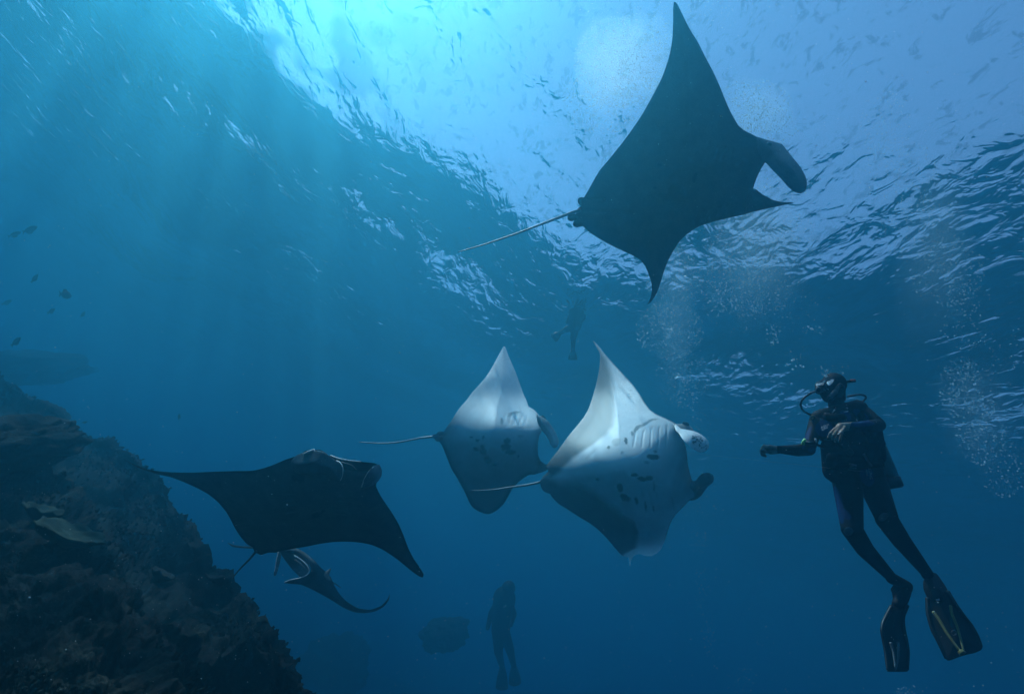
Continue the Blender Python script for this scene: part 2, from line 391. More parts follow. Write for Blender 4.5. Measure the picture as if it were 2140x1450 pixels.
def manta_back():
    r = root('manta_ray', at(1030, 900, 7.6), 'smaller pale-bellied manta ray behind the spotted one, white upper wing', 'manta ray', 'manta rays gliding')
    o = crop(*KB, [(1080,150),(1095,165),(1112,215),(1145,290),(1170,350),(1195,420),(1220,490),(1245,545),(1260,585),(1300,610),(1335,650),(1358,672),(1360,720),(1352,765),(1335,800),(1327,850),(1325,910),(1333,950),(1352,985),(1375,1010),(1370,1035),(1340,1060),(1300,1075),(1265,1076),(1215,1105),(1170,1145),(1140,1180),(1110,1235),(1080,1285),(1040,1325),(1000,1350),(970,1360),(935,1355),(890,1335),(860,1315),(838,1290),(820,1250),(795,1195),(770,1150),(740,1095),(705,1040),(680,980),(660,930),(640,880),(620,845),(605,825),(608,800),(640,775),(660,745),(700,690),(740,625),(770,585),(810,540),(850,485),(900,430),(945,380),(985,320),(1010,275),(1045,210)])
    dep = [(1053,725,9.0),(1030,790,8.35),(1085,830,8.2),(990,830,8.1),(1100,870,7.75),(920,915,7.75),(1030,900,7.5),(1120,900,7.5),(1030,970,7.6),(1110,990,7.6),(960,980,7.8),(1020,1070,8.1),(1060,1050,8.0)]
    def fr(q):
        x, y = q.T
        b = .10 + .45 * smooth(870, 1060, y) + .35 * smooth(40, 0, (x - 925) * .8 + (y - 850) * -.0 ) * smooth(840, 900, y)  # belly darkens towards the lower wing as painted shade
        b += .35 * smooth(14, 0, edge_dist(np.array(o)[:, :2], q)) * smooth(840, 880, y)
        L = crop(*KB, [(855,805,14,8,0),(945,805,12,10,0),(900,825,14,12,0),(890,880,20,12,20),(940,865,14,20,0),(945,895,22,20,0),(970,950,28,24,10),(1020,985,14,10,0),(1105,830,30,16,0),(1100,870,32,22,0),(1130,900,36,18,15),(1200,800,26,10,0,.5),(1065,705,10,26,0,.6),(1150,640,60,8,-12,.6),(1120,660,26,10,-30,.5),(1185,935,8,6,0)])
        L = [(a, b_, c / 3.452, d / 3.452, *e) for (a, b_, c, d, *e) in L]
        return np.clip(spots(b, L, q, .9), 0, 1)
    def gr(q):
        g = np.zeros(len(q))
        for k in range(5):
            for (x0, y0, x1, y1) in ((1058 + k * 11, 868 + k * 1, 1052 + k * 11, 888 + k * 1), (1050 + k * 11, 950 + k * 2, 1042 + k * 11, 970 + k * 2)):
                d = edge_dist(np.array([(x0, y0), (x1, y1)]), q); g -= .005 * np.exp(-(d / 1.4) ** 2)
        return g
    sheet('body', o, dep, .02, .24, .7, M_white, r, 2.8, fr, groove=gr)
    cf = crop(1100, 680, 2.788, [(60,520),(95,535),(125,555),(150,590),(175,630),(188,670),(185,700),(165,712),(145,700),(130,665),(110,635),(90,610),(66,570)])
    sheet('cephalic_fin', cf, [(1130,875,7.45),(1150,910,7.3),(1165,930,7.2),(1140,885,7.4)], .05, .04, .1, M_white, r, 2.2, lambda q: .22 + .3 * smooth(925, 880, q[:, 1]) )
    cf = crop(*KB, [(1330,1000),(1352,982),(1378,998),(1400,1000),(1440,975),(1445,1000),(1415,1025),(1385,1045),(1340,1062),(1310,1050)])
    sheet('cephalic_fin', cf, [(1125,975,7.55),(1150,970,7.4),(1140,985,7.5)], .05, .04, .1, M_white, r, 2.2, lambda q: .65 + 0 * q[:, 0])
    for (x, y) in ((590,800),(625,780),(610,820)):
        c0 = crop(*KB, [(x, y)])[0]
        pts = [(c0[0] + 8 * math.cos(t), c0[1] + 5 * math.sin(t)) for t in np.linspace(0, 2 * math.pi, 10, endpoint=False)]
        sheet('pelvic_fin', pts, [(c0[0]-10, c0[1], 7.72), (c0[0]+10, c0[1], 7.7), (c0[0], c0[1]-10, 7.7), (c0[0], c0[1]+10, 7.72)], .03, .02, .05, M_white, r, 2, lambda q: .7 + 0 * q[:, 0])
    t = crop(*KB, [(640,805),(600,800),(560,803),(480,812),(400,828),(300,845),(200,850),(100,845),(35,840)])
    tube('tail', [(a, b, 7.73) for a, b in t], .019, .006, M_tail, r)
    e = Blob(); e.c((1133,873,7.5), (1136,875,7.5), .035, .03); e.build('eye', M_eye, r, .008, 2)
    reparent(r)
KC = (1100, 680, 2.788)
def manta_spotted():
    r = root('manta_ray', at(1310, 950, 6.8), 'white-bellied manta ray with black spots in the middle, spotted paddle at its mouth', 'manta ray', 'manta rays gliding')
    o = crop(*KC, [(388,90),(400,98),(425,125),(465,175),(510,225),(570,290),(620,345),(660,400),(690,450),(720,490),(760,518),(810,540),(860,565),(886,590),(892,630),(905,660),(925,690),(935,740),(940,800),(950,850),(962,890),(975,930),(985,975),(975,1005),(950,1018),(920,1050),(880,1090),(850,1130),(835,1165),(820,1210),(805,1255),(785,1300),(762,1325),(725,1342),(690,1340),(660,1330),(640,1334),(622,1346),(612,1365),(604,1400),(598,1380),(594,1350),(575,1346),(555,1338),(520,1300),(470,1240),(420,1190),(360,1145),(300,1110),(240,1070),(190,1040),(150,1000),(135,978),(105,968),(85,940),(82,905),(95,880),(128,850),(116,828),(125,805),(150,770),(190,720),(240,650),(290,590),(330,540),(360,490),(385,420),(405,350),(420,280),(428,220),(428,165),(410,130)])
    dep = [(1240,714,8.5),(1290,780,7.9),(1255,820,7.75),(1330,830,7.35),(1230,900,7.1),(1330,880,6.95),(1400,890,6.75),(1150,970,6.85),(1240,960,6.6),(1330,960,6.45),(1420,950,6.55),(1445,1010,6.6),(1390,1040,6.5),(1240,1050,6.65),(1310,1070,6.6),(1370,1100,6.65),(1330,1118,6.75),(1360,1122,6.75),(1350,1146,6.35),(1345,1162,6.0),(1317,1180,5.95),(1300,1150,6.45)]
    def fr(q):
        x, y = q.T; X, Y = (x - 1100) * 2.788, (y - 680) * 2.788
        b = .05 + 0 * x
        # upper wing darker on its hind side; the lower wing has painted shade
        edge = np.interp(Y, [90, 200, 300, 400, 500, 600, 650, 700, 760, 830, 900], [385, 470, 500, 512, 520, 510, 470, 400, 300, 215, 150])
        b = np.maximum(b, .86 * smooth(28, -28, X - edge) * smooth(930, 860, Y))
        low = np.interp(X, [80, 200, 300, 400, 500, 560, 620, 650, 660], [850, 905, 915, 960, 1040, 1080, 1120, 1200, 1330])
        rt = np.interp(Y, [900, 1080, 1130, 1200, 1300, 1340], [540, 560, 640, 655, 640, 560])
        b = np.maximum(b, .80 * smooth(-45, 45, Y - low) * smooth(22, -22, X - rt))
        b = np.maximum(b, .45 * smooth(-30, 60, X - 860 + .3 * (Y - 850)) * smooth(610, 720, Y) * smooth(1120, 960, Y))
        L = [(485,727,10,9,0),(525,700,26,22,20,.45),(583,690,8,22,-10),(560,760,10,8,0,.5),(735,770,36,14,0),(745,740,14,10,0,.6),(625,860,18,10,0),(665,882,28,10,12),(707,880,18,12,20),(420,885,9,8,0),(545,925,18,24,0),(575,985,32,18,25),(635,1000,11,26,-10),(690,1035,7,24,-8,.6),(740,1060,6,22,-8,.5),(735,930,6,30,-6,.4),(380,760,40,12,-40,.3),(320,690,14,8,0,.5),
             (645,612,34,9,-50,.75),(620,640,8,16,0,.7),(700,575,42,8,-35,.7),(740,552,36,6,-10,.6),(600,400,4,4,0,.8),(612,420,4,3,0,.8),(596,450,4,4,0,.8),(585,470,3,4,0,.8),(608,380,3,3,0,.8),(690,800,16,8,0,.5)]
        L = [(1100 + a / 2.788, 680 + b_ / 2.788, c / 2.788, d / 2.788, *e) for (a, b_, c, d, *e) in L]
        b = np.maximum(b, .9 * smooth(3, 0, edge_dist(np.array(o)[:, :2], q)) * smooth(700, 760, y) * smooth(1140, 1110, y))
        return np.clip(spots(b, L, q, .93), 0, 1)
    def gr(q):
        g = np.zeros(len(q))
        for k in range(5):
            for (x0, y0, x1, y1) in ((640 + k * 45, 640 - k * 14, 625 + k * 47, 720 - k * 2), (660 + k * 42, 950 + k * 6, 690 + k * 42, 1060 + k * 4)):
                c = np.array(crop(*KC, [(x0, y0), (x1, y1)])); d = edge_dist(c, q); g -= .009 * np.exp(-(d / 1.4) ** 2)
        return g
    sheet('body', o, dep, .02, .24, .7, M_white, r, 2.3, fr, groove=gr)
    cf = crop(*KC, [(868,575),(900,600),(930,606),(975,615),(1010,630),(1045,655),(1063,680),(1062,710),(1045,730),(1015,740),(975,722),(945,697),(915,667),(890,630),(870,610)])
    rs = random.Random(8)
    sp_ = [(990 + rs.gauss(0, 18), 665 + rs.gauss(0, 13), rs.uniform(3, 7), rs.uniform(3, 6), 0, .95) for _ in range(26)] + [(1005 + rs.uniform(-40, 40), 715 + rs.uniform(-12, 12), 4, 4, 0, .9) for _ in range(9)] + [(1040 + 6 * math.cos(k), 660 + k * 8, 9, 2.5, -10, .6) for k in range(7)]
    sp_ = [(1100 + a / 2.788, 680 + b_ / 2.788, c / 2.788, d / 2.788, *e) for (a, b_, c, d, *e) in sp_]
    sheet('cephalic_fin', cf, [(1418,895,6.6),(1450,912,6.45),(1475,930,6.55),(1460,900,6.7),(1460,945,6.35)], .05, .04, .1, M_white, r, 1.3, lambda q: spots(.06 + 0 * q[:, 0], sp_, q))
    cf = crop(*KC, [(855,568),(880,574),(910,571),(945,578),(968,600),(975,618),(940,612),(900,606),(870,600)])
    sheet('head_lobe', cf, [(1415,886,6.75),(1430,888,6.72),(1445,893,6.72),(1430,898,6.62)], .05, .05, .08, M_white, r, 2, lambda q: .8 + 0 * q[:, 0])
    cf = crop(*KC, [(945,960),(962,905),(985,905),(1005,880),(1030,860),(1060,857),(1085,868),(1093,890),(1085,915),(1060,935),(1040,960),(1020,990),(990,1012),(955,1018)])
    sheet('cephalic_fin', cf, [(1448,1020,6.6),(1465,1010,6.5),(1480,990,6.4),(1490,1000,6.5),(1450,1040,6.62)], .06, .05, .1, M_white, r, 2, lambda q: .9 - .5 * smooth(1462, 1447, q[:, 0]) * smooth(1025, 1000, q[:, 1]))
    t = [(1152, 1002, 6.84), (1130,1006,6.86)] + [(740 + a / 3.452, 680 + b / 3.452, 6.9) for a, b in ((1340,1130),(1250,1150),(1140,1165),(1000,1185),(850,1190))]
    tube('tail', t, .019, .005, M_tail, r)
    sheet('pelvic_fin', crop(*KC, [(84,905),(100,880),(130,870),(160,900),(160,960),(130,978),(100,965),(86,940)]), [(1130,1000,6.84),(1155,1000,6.78),(1140,1020,6.8)], .05, .05, .08, M_white, r, 2, lambda q: .75 + 0 * q[:, 0])
    e = Blob(); e.c((1431,885,6.72), (1436,887,6.72), .03, .028); e.build('eye', M_eye, r, .008, 2)
    reparent(r)
KD = (240, 900, 3.147)
def manta_left():
    r = root('manta_ray', at(640, 1060, 5.2), 'black manta ray above the reef slope at the left, wings spread wide', 'manta ray', 'manta rays gliding')
    o = crop(*KD, [(65,190),(110,213),(180,243),(270,263),(380,272),(500,274),(650,268),(800,264),(900,262),(980,245),(1050,220),(1120,190),(1180,170),(1220,150),(1260,130),(1310,124),(1360,128),(1400,155),(1425,170),(1500,190),(1570,200),(1620,205),(1700,212),(1735,228),(1750,260),(1745,300),(1722,340),(1720,370),(1750,430),(1790,490),(1830,550),(1870,620),(1900,690),(1930,770),(1965,840),(2000,890),(2030,940),(2025,962),(2000,955),(1950,920),(1890,870),(1830,825),(1760,780),(1690,750),(1620,735),(1540,728),(1440,730),(1350,742),(1260,760),(1170,775),(1090,790),(1060,800),(1010,800),(960,815),(920,795),(905,765),(870,745),(830,700),(790,640),(760,580),(730,530),(680,470),(620,420),(550,380),(450,335),(370,305),(300,290),(200,260),(120,225)])
    dep = [(260,962,5.6),(400,990,5.35),(500,1010,5.15),(640,945,4.75),(790,970,4.75),(640,1020,4.85),(760,1050,4.85),(560,1130,5.5),(540,1150,5.6),(700,1130,5.3),(880,1200,5.3),(840,1120,5.2)]
    def fr(q):
        b = .35 + .5 * smooth(10, 0, edge_dist(np.array(o)[:, :2], q))
        L = [(240 + a / 3.147, 900 + b_ / 3.147, c / 3.147, d / 3.147, *e) for (a, b_, c, d, *e) in ((1215,300,42,28,15),(1330,540,34,18,-25),(1375,512,22,8,-50),(1200,265,20,20,0,.8))]
        return np.clip(spots(b, L, q), 0, 1)
    def gr(q):
        g = np.zeros(len(q))
        for k in range(5):
            for (x0, y0, x1, y1) in ((1120 + k * 8, 400 + k * 32, 1180 + k * 6, 400 + k * 30), (1480 - k * 4, 420 + k * 30, 1550 - k * 6, 435 + k * 29)):
                c = np.array(crop(*KD, [(x0, y0), (x1, y1)])); d = edge_dist(c, q); g -= .014 * np.exp(-(d / 2.0) ** 2)
        c = np.array(crop(*KD, [(1440,215),(1700,260)])); d = edge_dist(c, q); g -= .06 * np.exp(-(d / 9.0) ** 2)
        return g
    sheet('body', o, dep, .02, .26, .75, M_black, r, 3.2, fr, groove=gr)
    cf = crop(*KD, [(1160,200),(1190,165),(1240,142),(1300,128),(1370,135),(1420,170),(1460,195),(1488,215),(1502,250),(1498,300),(1478,335),(1440,322),(1400,295),(1350,285),(1300,295),(1250,290),(1200,280),(1165,245)])
    lob = sheet('cephalic_fin', cf, [(610,960,4.72),(650,945,4.6),(700,965,4.5),(712,1000,4.45),(650,990,4.55),(610,985,4.68)], .05, .07, .1, M_black, r, 2.6, lambda q: .30 + .1 * smooth(680, 700, q[:, 0]))
    tube('edge_highlight', crop(*KD, [(1458,196,4.48),(1485,213,4.45),(1500,245,4.42),(1498,290,4.41),(1484,328,4.41)]), .0055, .003, M_rim, lob, 3)  # light along the lobe edge, built as a pale strip
    tube('edge_highlight', crop(*KD, [(1245,157,4.62),(1270,142,4.6),(1312,127,4.6)]), .014, .013, M_rim, lob, 3)
    cf = crop(*KD, [(1620,380),(1640,320),(1670,265),(1700,235),(1738,222),(1756,258),(1752,300),(1728,335),(1695,360),(1655,378)])
    lob = sheet('cephalic_fin', cf, [(760,1015,4.5),(785,975,4.55),(795,985,4.7),(775,990,4.45)], .05, .06, .09, M_black, r, 2.4, lambda q: 0 * q[:, 0])
    tube('edge_highlight', crop(*KD, [(1622,372,4.44),(1640,320,4.42),(1670,267,4.43),(1702,236,4.46)]), .0055, .003, M_rim, lob, 3)
    tube('lip_highlight', crop(*KD, [(1418,163,4.68),(1470,182,4.66),(1540,196,4.66),(1620,203,4.68)]), .007, .005, M_rim, r, 4)
    tube('lip_highlight', crop(*KD, [(1490,205,4.56),(1530,215,4.56),(1560,228,4.56),(1590,255,4.58)]), .003, .002, M_gillp, r, 4)
    tube('tail', crop(*KD, [(930,790,5.58),(880,850,5.6),(830,900,5.65),(770,970,5.7)]), .014, .005, M_taild, r)
    reparent(r)
def manta_far():
    r = root('manta_ray', at(660, 1190, 7.2), 'manta ray seen head on beneath the black one, mouth open, one wing curling up', 'manta ray', 'manta rays gliding')
    o = crop(*KD, [(1072,780),(1100,770),(1200,775),(1250,800),(1310,850),(1350,893),(1385,925),(1420,960),(1440,1010),(1480,1075),(1530,1125),(1600,1165),(1680,1175),(1750,1150),(1790,1110),(1808,1072),(1802,1110),(1768,1155),(1715,1185),(1640,1198),(1570,1190),(1500,1160),(1420,1110),(1350,1070),(1270,1030),(1220,1010),(1150,1004),(1112,1000),(1130,984),(1170,976),(1230,965),(1280,935),(1290,900),(1262,865),(1225,835),(1180,812),(1130,800),(1085,800)])
    dep = [(585,1150,7.0),(640,1150,7.1),(660,1190,7.0),(600,1215,6.8),(650,1225,7.1),(700,1240,7.4),(760,1275,7.8),(810,1245,7.9)]
    sheet('body', o, dep, .03, .16, .25, M_black, r, 2.6, lambda q: .25 + .5 * smooth(1190, 1150, q[:, 1]))
    m = crop(*KD, [(1085,795),(1140,795),(1190,810),(1240,840),(1275,880),(1285,915),(1265,945),(1225,962),(1185,930),(1150,890),(1120,850)])
    sheet('mouth', m, [(590,1155,7.1),(640,1190,7.25),(620,1205,7.1),(600,1180,7.2)], .02, .02, .1, M_black, r, 2.4, lambda q: .55 + 0 * q[:, 0])
    tube('lip_highlight', crop(*KD, [(1180,820,6.99),(1225,848,6.97),(1262,885,6.94),(1278,920,6.92),(1262,948,6.88),(1215,968,6.82),(1160,978,6.78),(1115,994,6.75)]), .009, .006, M_rim, r, 3)  # lit mouth rim drawn as a pale strip
    tube('lip_highlight', crop(*KD, [(1182,845,7.06),(1215,868,7.05),(1248,902,7.03)]), .006, .005, M_gillp, r, 3)
    cf = crop(*KD, [(1070,790),(1092,795),(1094,830),(1080,890),(1062,945),(1048,955),(1045,935),(1058,880),(1066,830)])
    lob = sheet('cephalic_fin', cf, [(582,1150,7.0),(575,1200,6.8),(590,1170,6.95)], .04, .03, .08, M_black, r, 2, lambda q: .3 + 0 * q[:, 0])
    tube('edge_highlight', crop(*KD, [(1076,792,6.95),(1062,850,6.86),(1050,925,6.76)]), .007, .004, M_rim, lob, 3)
    df = crop(*KD, [(1372,950),(1385,925),(1422,902),(1408,955),(1425,985),(1395,985)])
    sheet('dorsal_fin', df, [(680,1200,7.1),(690,1190,7.2),(690,1210,7.1)], .03, .02, .06, M_black, r, 2, lambda q: .6 + 0 * q[:, 0])
    tube('tail', crop(*KD, [(1400,980,7.2),(1440,1000,7.5),(1485,1028,7.8)]), .016, .005, M_taild, r, 3)
    wt = crop(*KD, [(740,735),(780,748),(840,758),(905,760),(930,775),(900,773),(830,770),(775,762)])
    sheet('wing_tip', wt, [(475,1133,7.8),(500,1140,7.6),(530,1142,7.4),(510,1146,7.5)], .05, .05, .06, M_black, r, 2, lambda q: .6 + 0 * q[:, 0])
    reparent(r)
manta_top(); manta_spotted(); manta_back(); manta_left(); manta_far()

# ------------------------------------------------------------------ reef slope
def slope():
    crest = curve([(-420,560,14),(-250,660,13),(-90,745,12),(28,808,11.2),(92,840,10.7),(152,886,10.2),(222,923,9.8),(277,951,9.5),(323,1002,8.9),(351,1039,8.4),(383,1085,7.8),(416,1131,7.3),(443,1173,6.8),(480,1210,6.4),(508,1247,6.0),(545,1302,5.5),(582,1357,5.0),(619,1403,4.7),(660,1450,4.3),(760,1560,3.7),(900,1700,3.2)], 6)
    f = tps([(-420,560,14),(28,808,11.2),(152,886,10.0),(277,951,9.5),(383,1085,7.8),(480,1210,6.4),(582,1357,5.0),(700,1500,4.0),(900,1700,3.2),(0,960,6.2),(120,1010,6.0),(200,1060,5.9),(0,1200,3.9),(0,1450,2.7),(300,1450,3.2),(300,1220,4.7),(480,1450,3.9),(-400,1200,4.0),(-500,1800,2.0),(300,1800,2.2),(-400,900,6.5)])
    n1_, n2_ = 420, 330
    ci = np.linspace(0, len(crest) - 1, n1_); C = np.stack([np.interp(ci, range(len(crest)), crest[:, k]) for k in range(3)], 1)
    base = []
    for j in range(n2_):
        t = j / (n2_ - 1)
        if t < .2:      # behind the crest: the slope rolls away and down, out of sight
            k = (.2 - t) / .2
            P = atn(C[:, :2], C[:, 2]); P = P + np.array([1.5 * k, 5.5 * k, 0]) + np.array([0, 0, -1.0]) * (7.5 * k ** 1.5)
        else:
            k = ((t - .2) / .8) ** .92
            q = C[:, :2] * (1 - k) + np.stack([C[:, 0] * .0 - 620 + 500 * ci / ci[-1], C[:, 1] * 0 + 1250 + 750 * ci / ci[-1]], 1) * k
            w = np.clip(k * 6, 0, 1)
            P = atn(q, f(q) * w + C[:, 2] * (1 - w))
        base.append(P)
    G = np.array(base)
    du = np.gradient(G, axis=1); dv = np.gradient(G, axis=0)
    N = np.cross(du, dv); N /= np.linalg.norm(N, axis=2)[..., None] + 1e-9
    if (N[n2_ // 2, n1_ // 2] @ (np.array(CAM) - G[n2_ // 2, n1_ // 2])) < 0: N = -N
    disp = np.zeros(G.shape[:2])
    for j in range(n2_):
        for i in range(n1_):
            x, y, z = G[j, i]
            a = noise.noise((x * .75, y * .75, z * .75)) * .26
            b = abs(noise.noise((x * 2.1 + 9, y * 2.1, z * 2.1))) * -.22
            c = noise.fractal((x * 5.2, y * 5.2, z * 5.2), .75, 2.1, 5) * .085
            disp[j, i] = a + b + c + max(0, noise.noise((x * 3.1, y * 3.1, z * 3.1 + 4))) * .16 + .018 * noise.noise((x * 26, y * 26, z * 26))
    G = G + N * disp[..., None]
    v = G.reshape(-1, 3); fc = []
    for j in range(n2_ - 1):
        for i in range(n1_ - 1):
            a = j * n1_ + i; fc.append((a, a + 1, a + n1_ + 1, a + n1_))
    m, n, out = new_mat('reef_rock')
    tc = node(n, 'ShaderNodeTexCoord')
    a = node(n, 'ShaderNodeTexNoise', i_Scale=1.6, i_Detail=9.0, i_Roughness=.7, i_Distortion=.6)
    b = node(n, 'ShaderNodeTexNoise', i_Scale=26.0, i_Detail=8.0, i_Roughness=.7)
    vo = node(n, 'ShaderNodeTexVoronoi', i_Scale=16.0); vo.feature = 'F1'
    n.links.new(tc.outputs['Object'], a.inputs['Vector']); n.links.new(tc.outputs['Object'], b.inputs['Vector']); n.links.new(b.outputs['Color'], vo.inputs['Vector'])
    r1 = ramp(n, [(.30, (.004, .005, .004)), (.46, (.012, .009, .008)), (.56, (.020, .023, .017)), (.68, (.055, .055, .043)), (.8, (.16, .16, .13))]); n.links.new(a.outputs[0], r1.inputs[0])
    r2 = ramp(n, [(.36, (.12, .12, .12)), (.55, (.8, .8, .8)), (.68, (2.4, 2.3, 2.2))]); n.links.new(b.outputs[0], r2.inputs[0])
    mm = node(n, 'ShaderNodeMix', data_type='RGBA', blend_type='MULTIPLY', i_0=1.0); n.links.new(r1.outputs[0], mm.inputs[6]); n.links.new(r2.outputs[0], mm.inputs[7])
    bs = node(n, 'ShaderNodeBsdfPrincipled', i_Roughness=.9); bs.inputs['Specular IOR Level'].default_value = .15; n.links.new(mm.outputs[2], bs.inputs['Base Color'])
    bp = node(n, 'ShaderNodeBump', i_Strength=1.0, i_Distance=.05); n.links.new(b.outputs[0], bp.inputs['Height']); n.links.new(bp.outputs[0], bs.inputs['Normal'])
    n.links.new(bs.outputs[0], out.inputs[0])
    o = mesh_obj('reef_slope', v, fc, m); tag(o, kind='structure')
    return G, N, m
G, NG, M_reef = slope()
# turf: algae and small soft corals, too many to count
def turf():
    rs = random.Random(3); v, f = [], []; n2_, n1_ = G.shape[:2]
    for _ in range(45000):
        j = int(rs.uniform(.15, .93) * n2_); i = int(rs.uniform(0.1, .98) * n1_)
        p = Vector(G[j, i]); nn = Vector(NG[j, i])
        if noise.noise(p * .9 + Vector((5, 0, 0))) < -.12: continue
        d = (p - CAM).length
        h = rs.uniform(.010, .028) * (1 + .10 * d); w = h * rs.uniform(.2, .5)
        ax = (nn + Vector((rs.gauss(0, .5), rs.gauss(0, .5), rs.gauss(.3, .5)))).normalized(); s = ax.orthogonal().normalized(); t = ax.cross(s)
        b = len(v); bend = Vector((rs.gauss(0, 1), rs.gauss(0, 1), 0)) * h * .25
        for q in (0, 2.1, 4.2): v.append(p - nn * .01 + (s * math.cos(q) + t * math.sin(q)) * w)
        for q in (0, 2.1, 4.2): v.append(p + ax * h * .6 + bend * .5 + (s * math.cos(q) + t * math.sin(q)) * w * rs.uniform(.8, 1.6))
        v.append(p + ax * h * .8 + bend)
        for q in range(3):
            q2 = (q + 1) % 3; f += [(b + q, b + q2, b + 3 + q2, b + 3 + q), (b + 3 + q, b + 3 + q2, b + 6)]
    tag(mesh_obj('reef_turf', v, f, M_reef, smooth=False), 'dark algae and small soft coral covering the reef slope', kind='stuff')
turf()
M_plate = mat_plain('plate_coral', (.026, .036, .027), .9, .1, 0, .45, 9, .01)
M_cor = mat_plain('lump_coral', (.020, .017, .015), .9, .1, 0, .5, 14, .012)
def plate(px, py, rad, lab, seed, mat, tilt=.5):
    # find the reef point seen there
    q, d = to_px(G.reshape(-1, 3)); vis = ((q - [px, py]) ** 2).sum(1) + 200 * d ** 1
    k = int(np.argmin(vis)); p = Vector(G.reshape(-1, 3)[k]); nn = Vector(NG.reshape(-1, 3)[k])
    ax = (nn * (1 - tilt) + Vector((0, 0, 1)) * tilt).normalized(); s = ax.orthogonal().normalized(); t = ax.cross(s)
    v, f = [], []; nr, ns = 9, 44
    for side in (0, 1):
        for i in range(nr):
            r_ = i / (nr - 1)
            for k2 in range(ns):
                a = 2 * math.pi * k2 / ns
                R_ = rad * r_ * (1 + .22 * noise.noise((math.cos(a) * 1.3 + seed, math.sin(a) * 1.3, seed)) + .10 * noise.noise((math.cos(a) * 4, math.sin(a) * 4, seed)))
                z = .09 + .16 * rad * r_ ** 2 + .10 * rad * r_ * noise.noise((math.cos(a) * 2, math.sin(a) * 2, seed + 4)) - (side * (.018 + .08 * (1 - r_)))
                v.append(p + (s * math.cos(a) + t * math.sin(a)) * R_ + ax * (z + .03 * noise.noise((R_ * math.cos(a) * 14, R_ * math.sin(a) * 14, seed))))
    for side in (0, 1):
        for i in range(nr - 1):
            for k2 in range(ns):
                a = side * nr * ns + i * ns + k2; b = side * nr * ns + i * ns + (k2 + 1) % ns
                f.append((a, b, b + ns, a + ns) if side == 0 else (a, a + ns, b + ns, b))
    for k2 in range(ns):
        a = (nr - 1) * ns + k2; b = (nr - 1) * ns + (k2 + 1) % ns; f.append((a, b, b + nr * ns, a + nr * ns))
    r = mesh_obj('plate_coral', v, f, mat); tag(r, lab, 'coral', 'corals on the slope'); return r
plate(128, 1140, .26, 'pale green plate coral, largest on the dark slope at left', 1, M_plate)
plate(75, 1085, .15, 'small pale plate coral just above the largest green one', 2, M_plate)
plate(55, 950, .30, 'brown coral ledge high on the near rock at left edge', 3, M_cor, .7)
plate(330, 1215, .14, 'brown plate coral at the middle of the dark slope', 5, M_cor)
plate(455, 1215, .16, 'coral plate on the slope edge under the black manta tail', 6, M_cor)
def boulder(name, px, py, d, r3, lab, seed, rough=.25, mat=None, sub=5, cat='rock'):
    bm = bmesh.new(); bmesh.ops.create_icosphere(bm, subdivisions=sub, radius=1)
    c = at(px, py, d)
    for v in bm.verts:
        q = v.co.copy()
        k = 1 + rough * noise.fractal(q * 1.3 + Vector((seed, 0, 0)), .8, 2.0, 6) + .10 * noise.noise(q * 7 + Vector((seed, 1, 0)))
        q = q * k
        v.co = c + RX * q.x * r3[0] + RY * q.y * r3[1] + RZ * q.z * r3[2]
    me = bpy.data.meshes.new(name); bm.to_mesh(me); bm.free(); me.shade_smooth(); me.materials.append(mat or M_reef)
    o = bpy.data.objects.new(name, me); col.objects.link(o)
    return tag(o, lab, cat) if cat else o
boulder('rock', -15, 935, 5.6, (.58, .32, .9), 'dark rock bulging from the slope at the left edge', 3.3)
boulder('rock', 25, 770, 22.0, (2.1, .8, 3.0), 'faint far reef outcrop above the slope at left edge', 7.1, .3)
boulder('rock', 930, 1325, 22, (1.0, .55, .9), 'faint round rock in the deep left of the far diver', 9.4, .3)
boulder('rock', 690, 1410, 25.0, (1.7, 1.2, 3.0), 'faint deep rock mass beyond the foot of the slope', 12.4, .3)

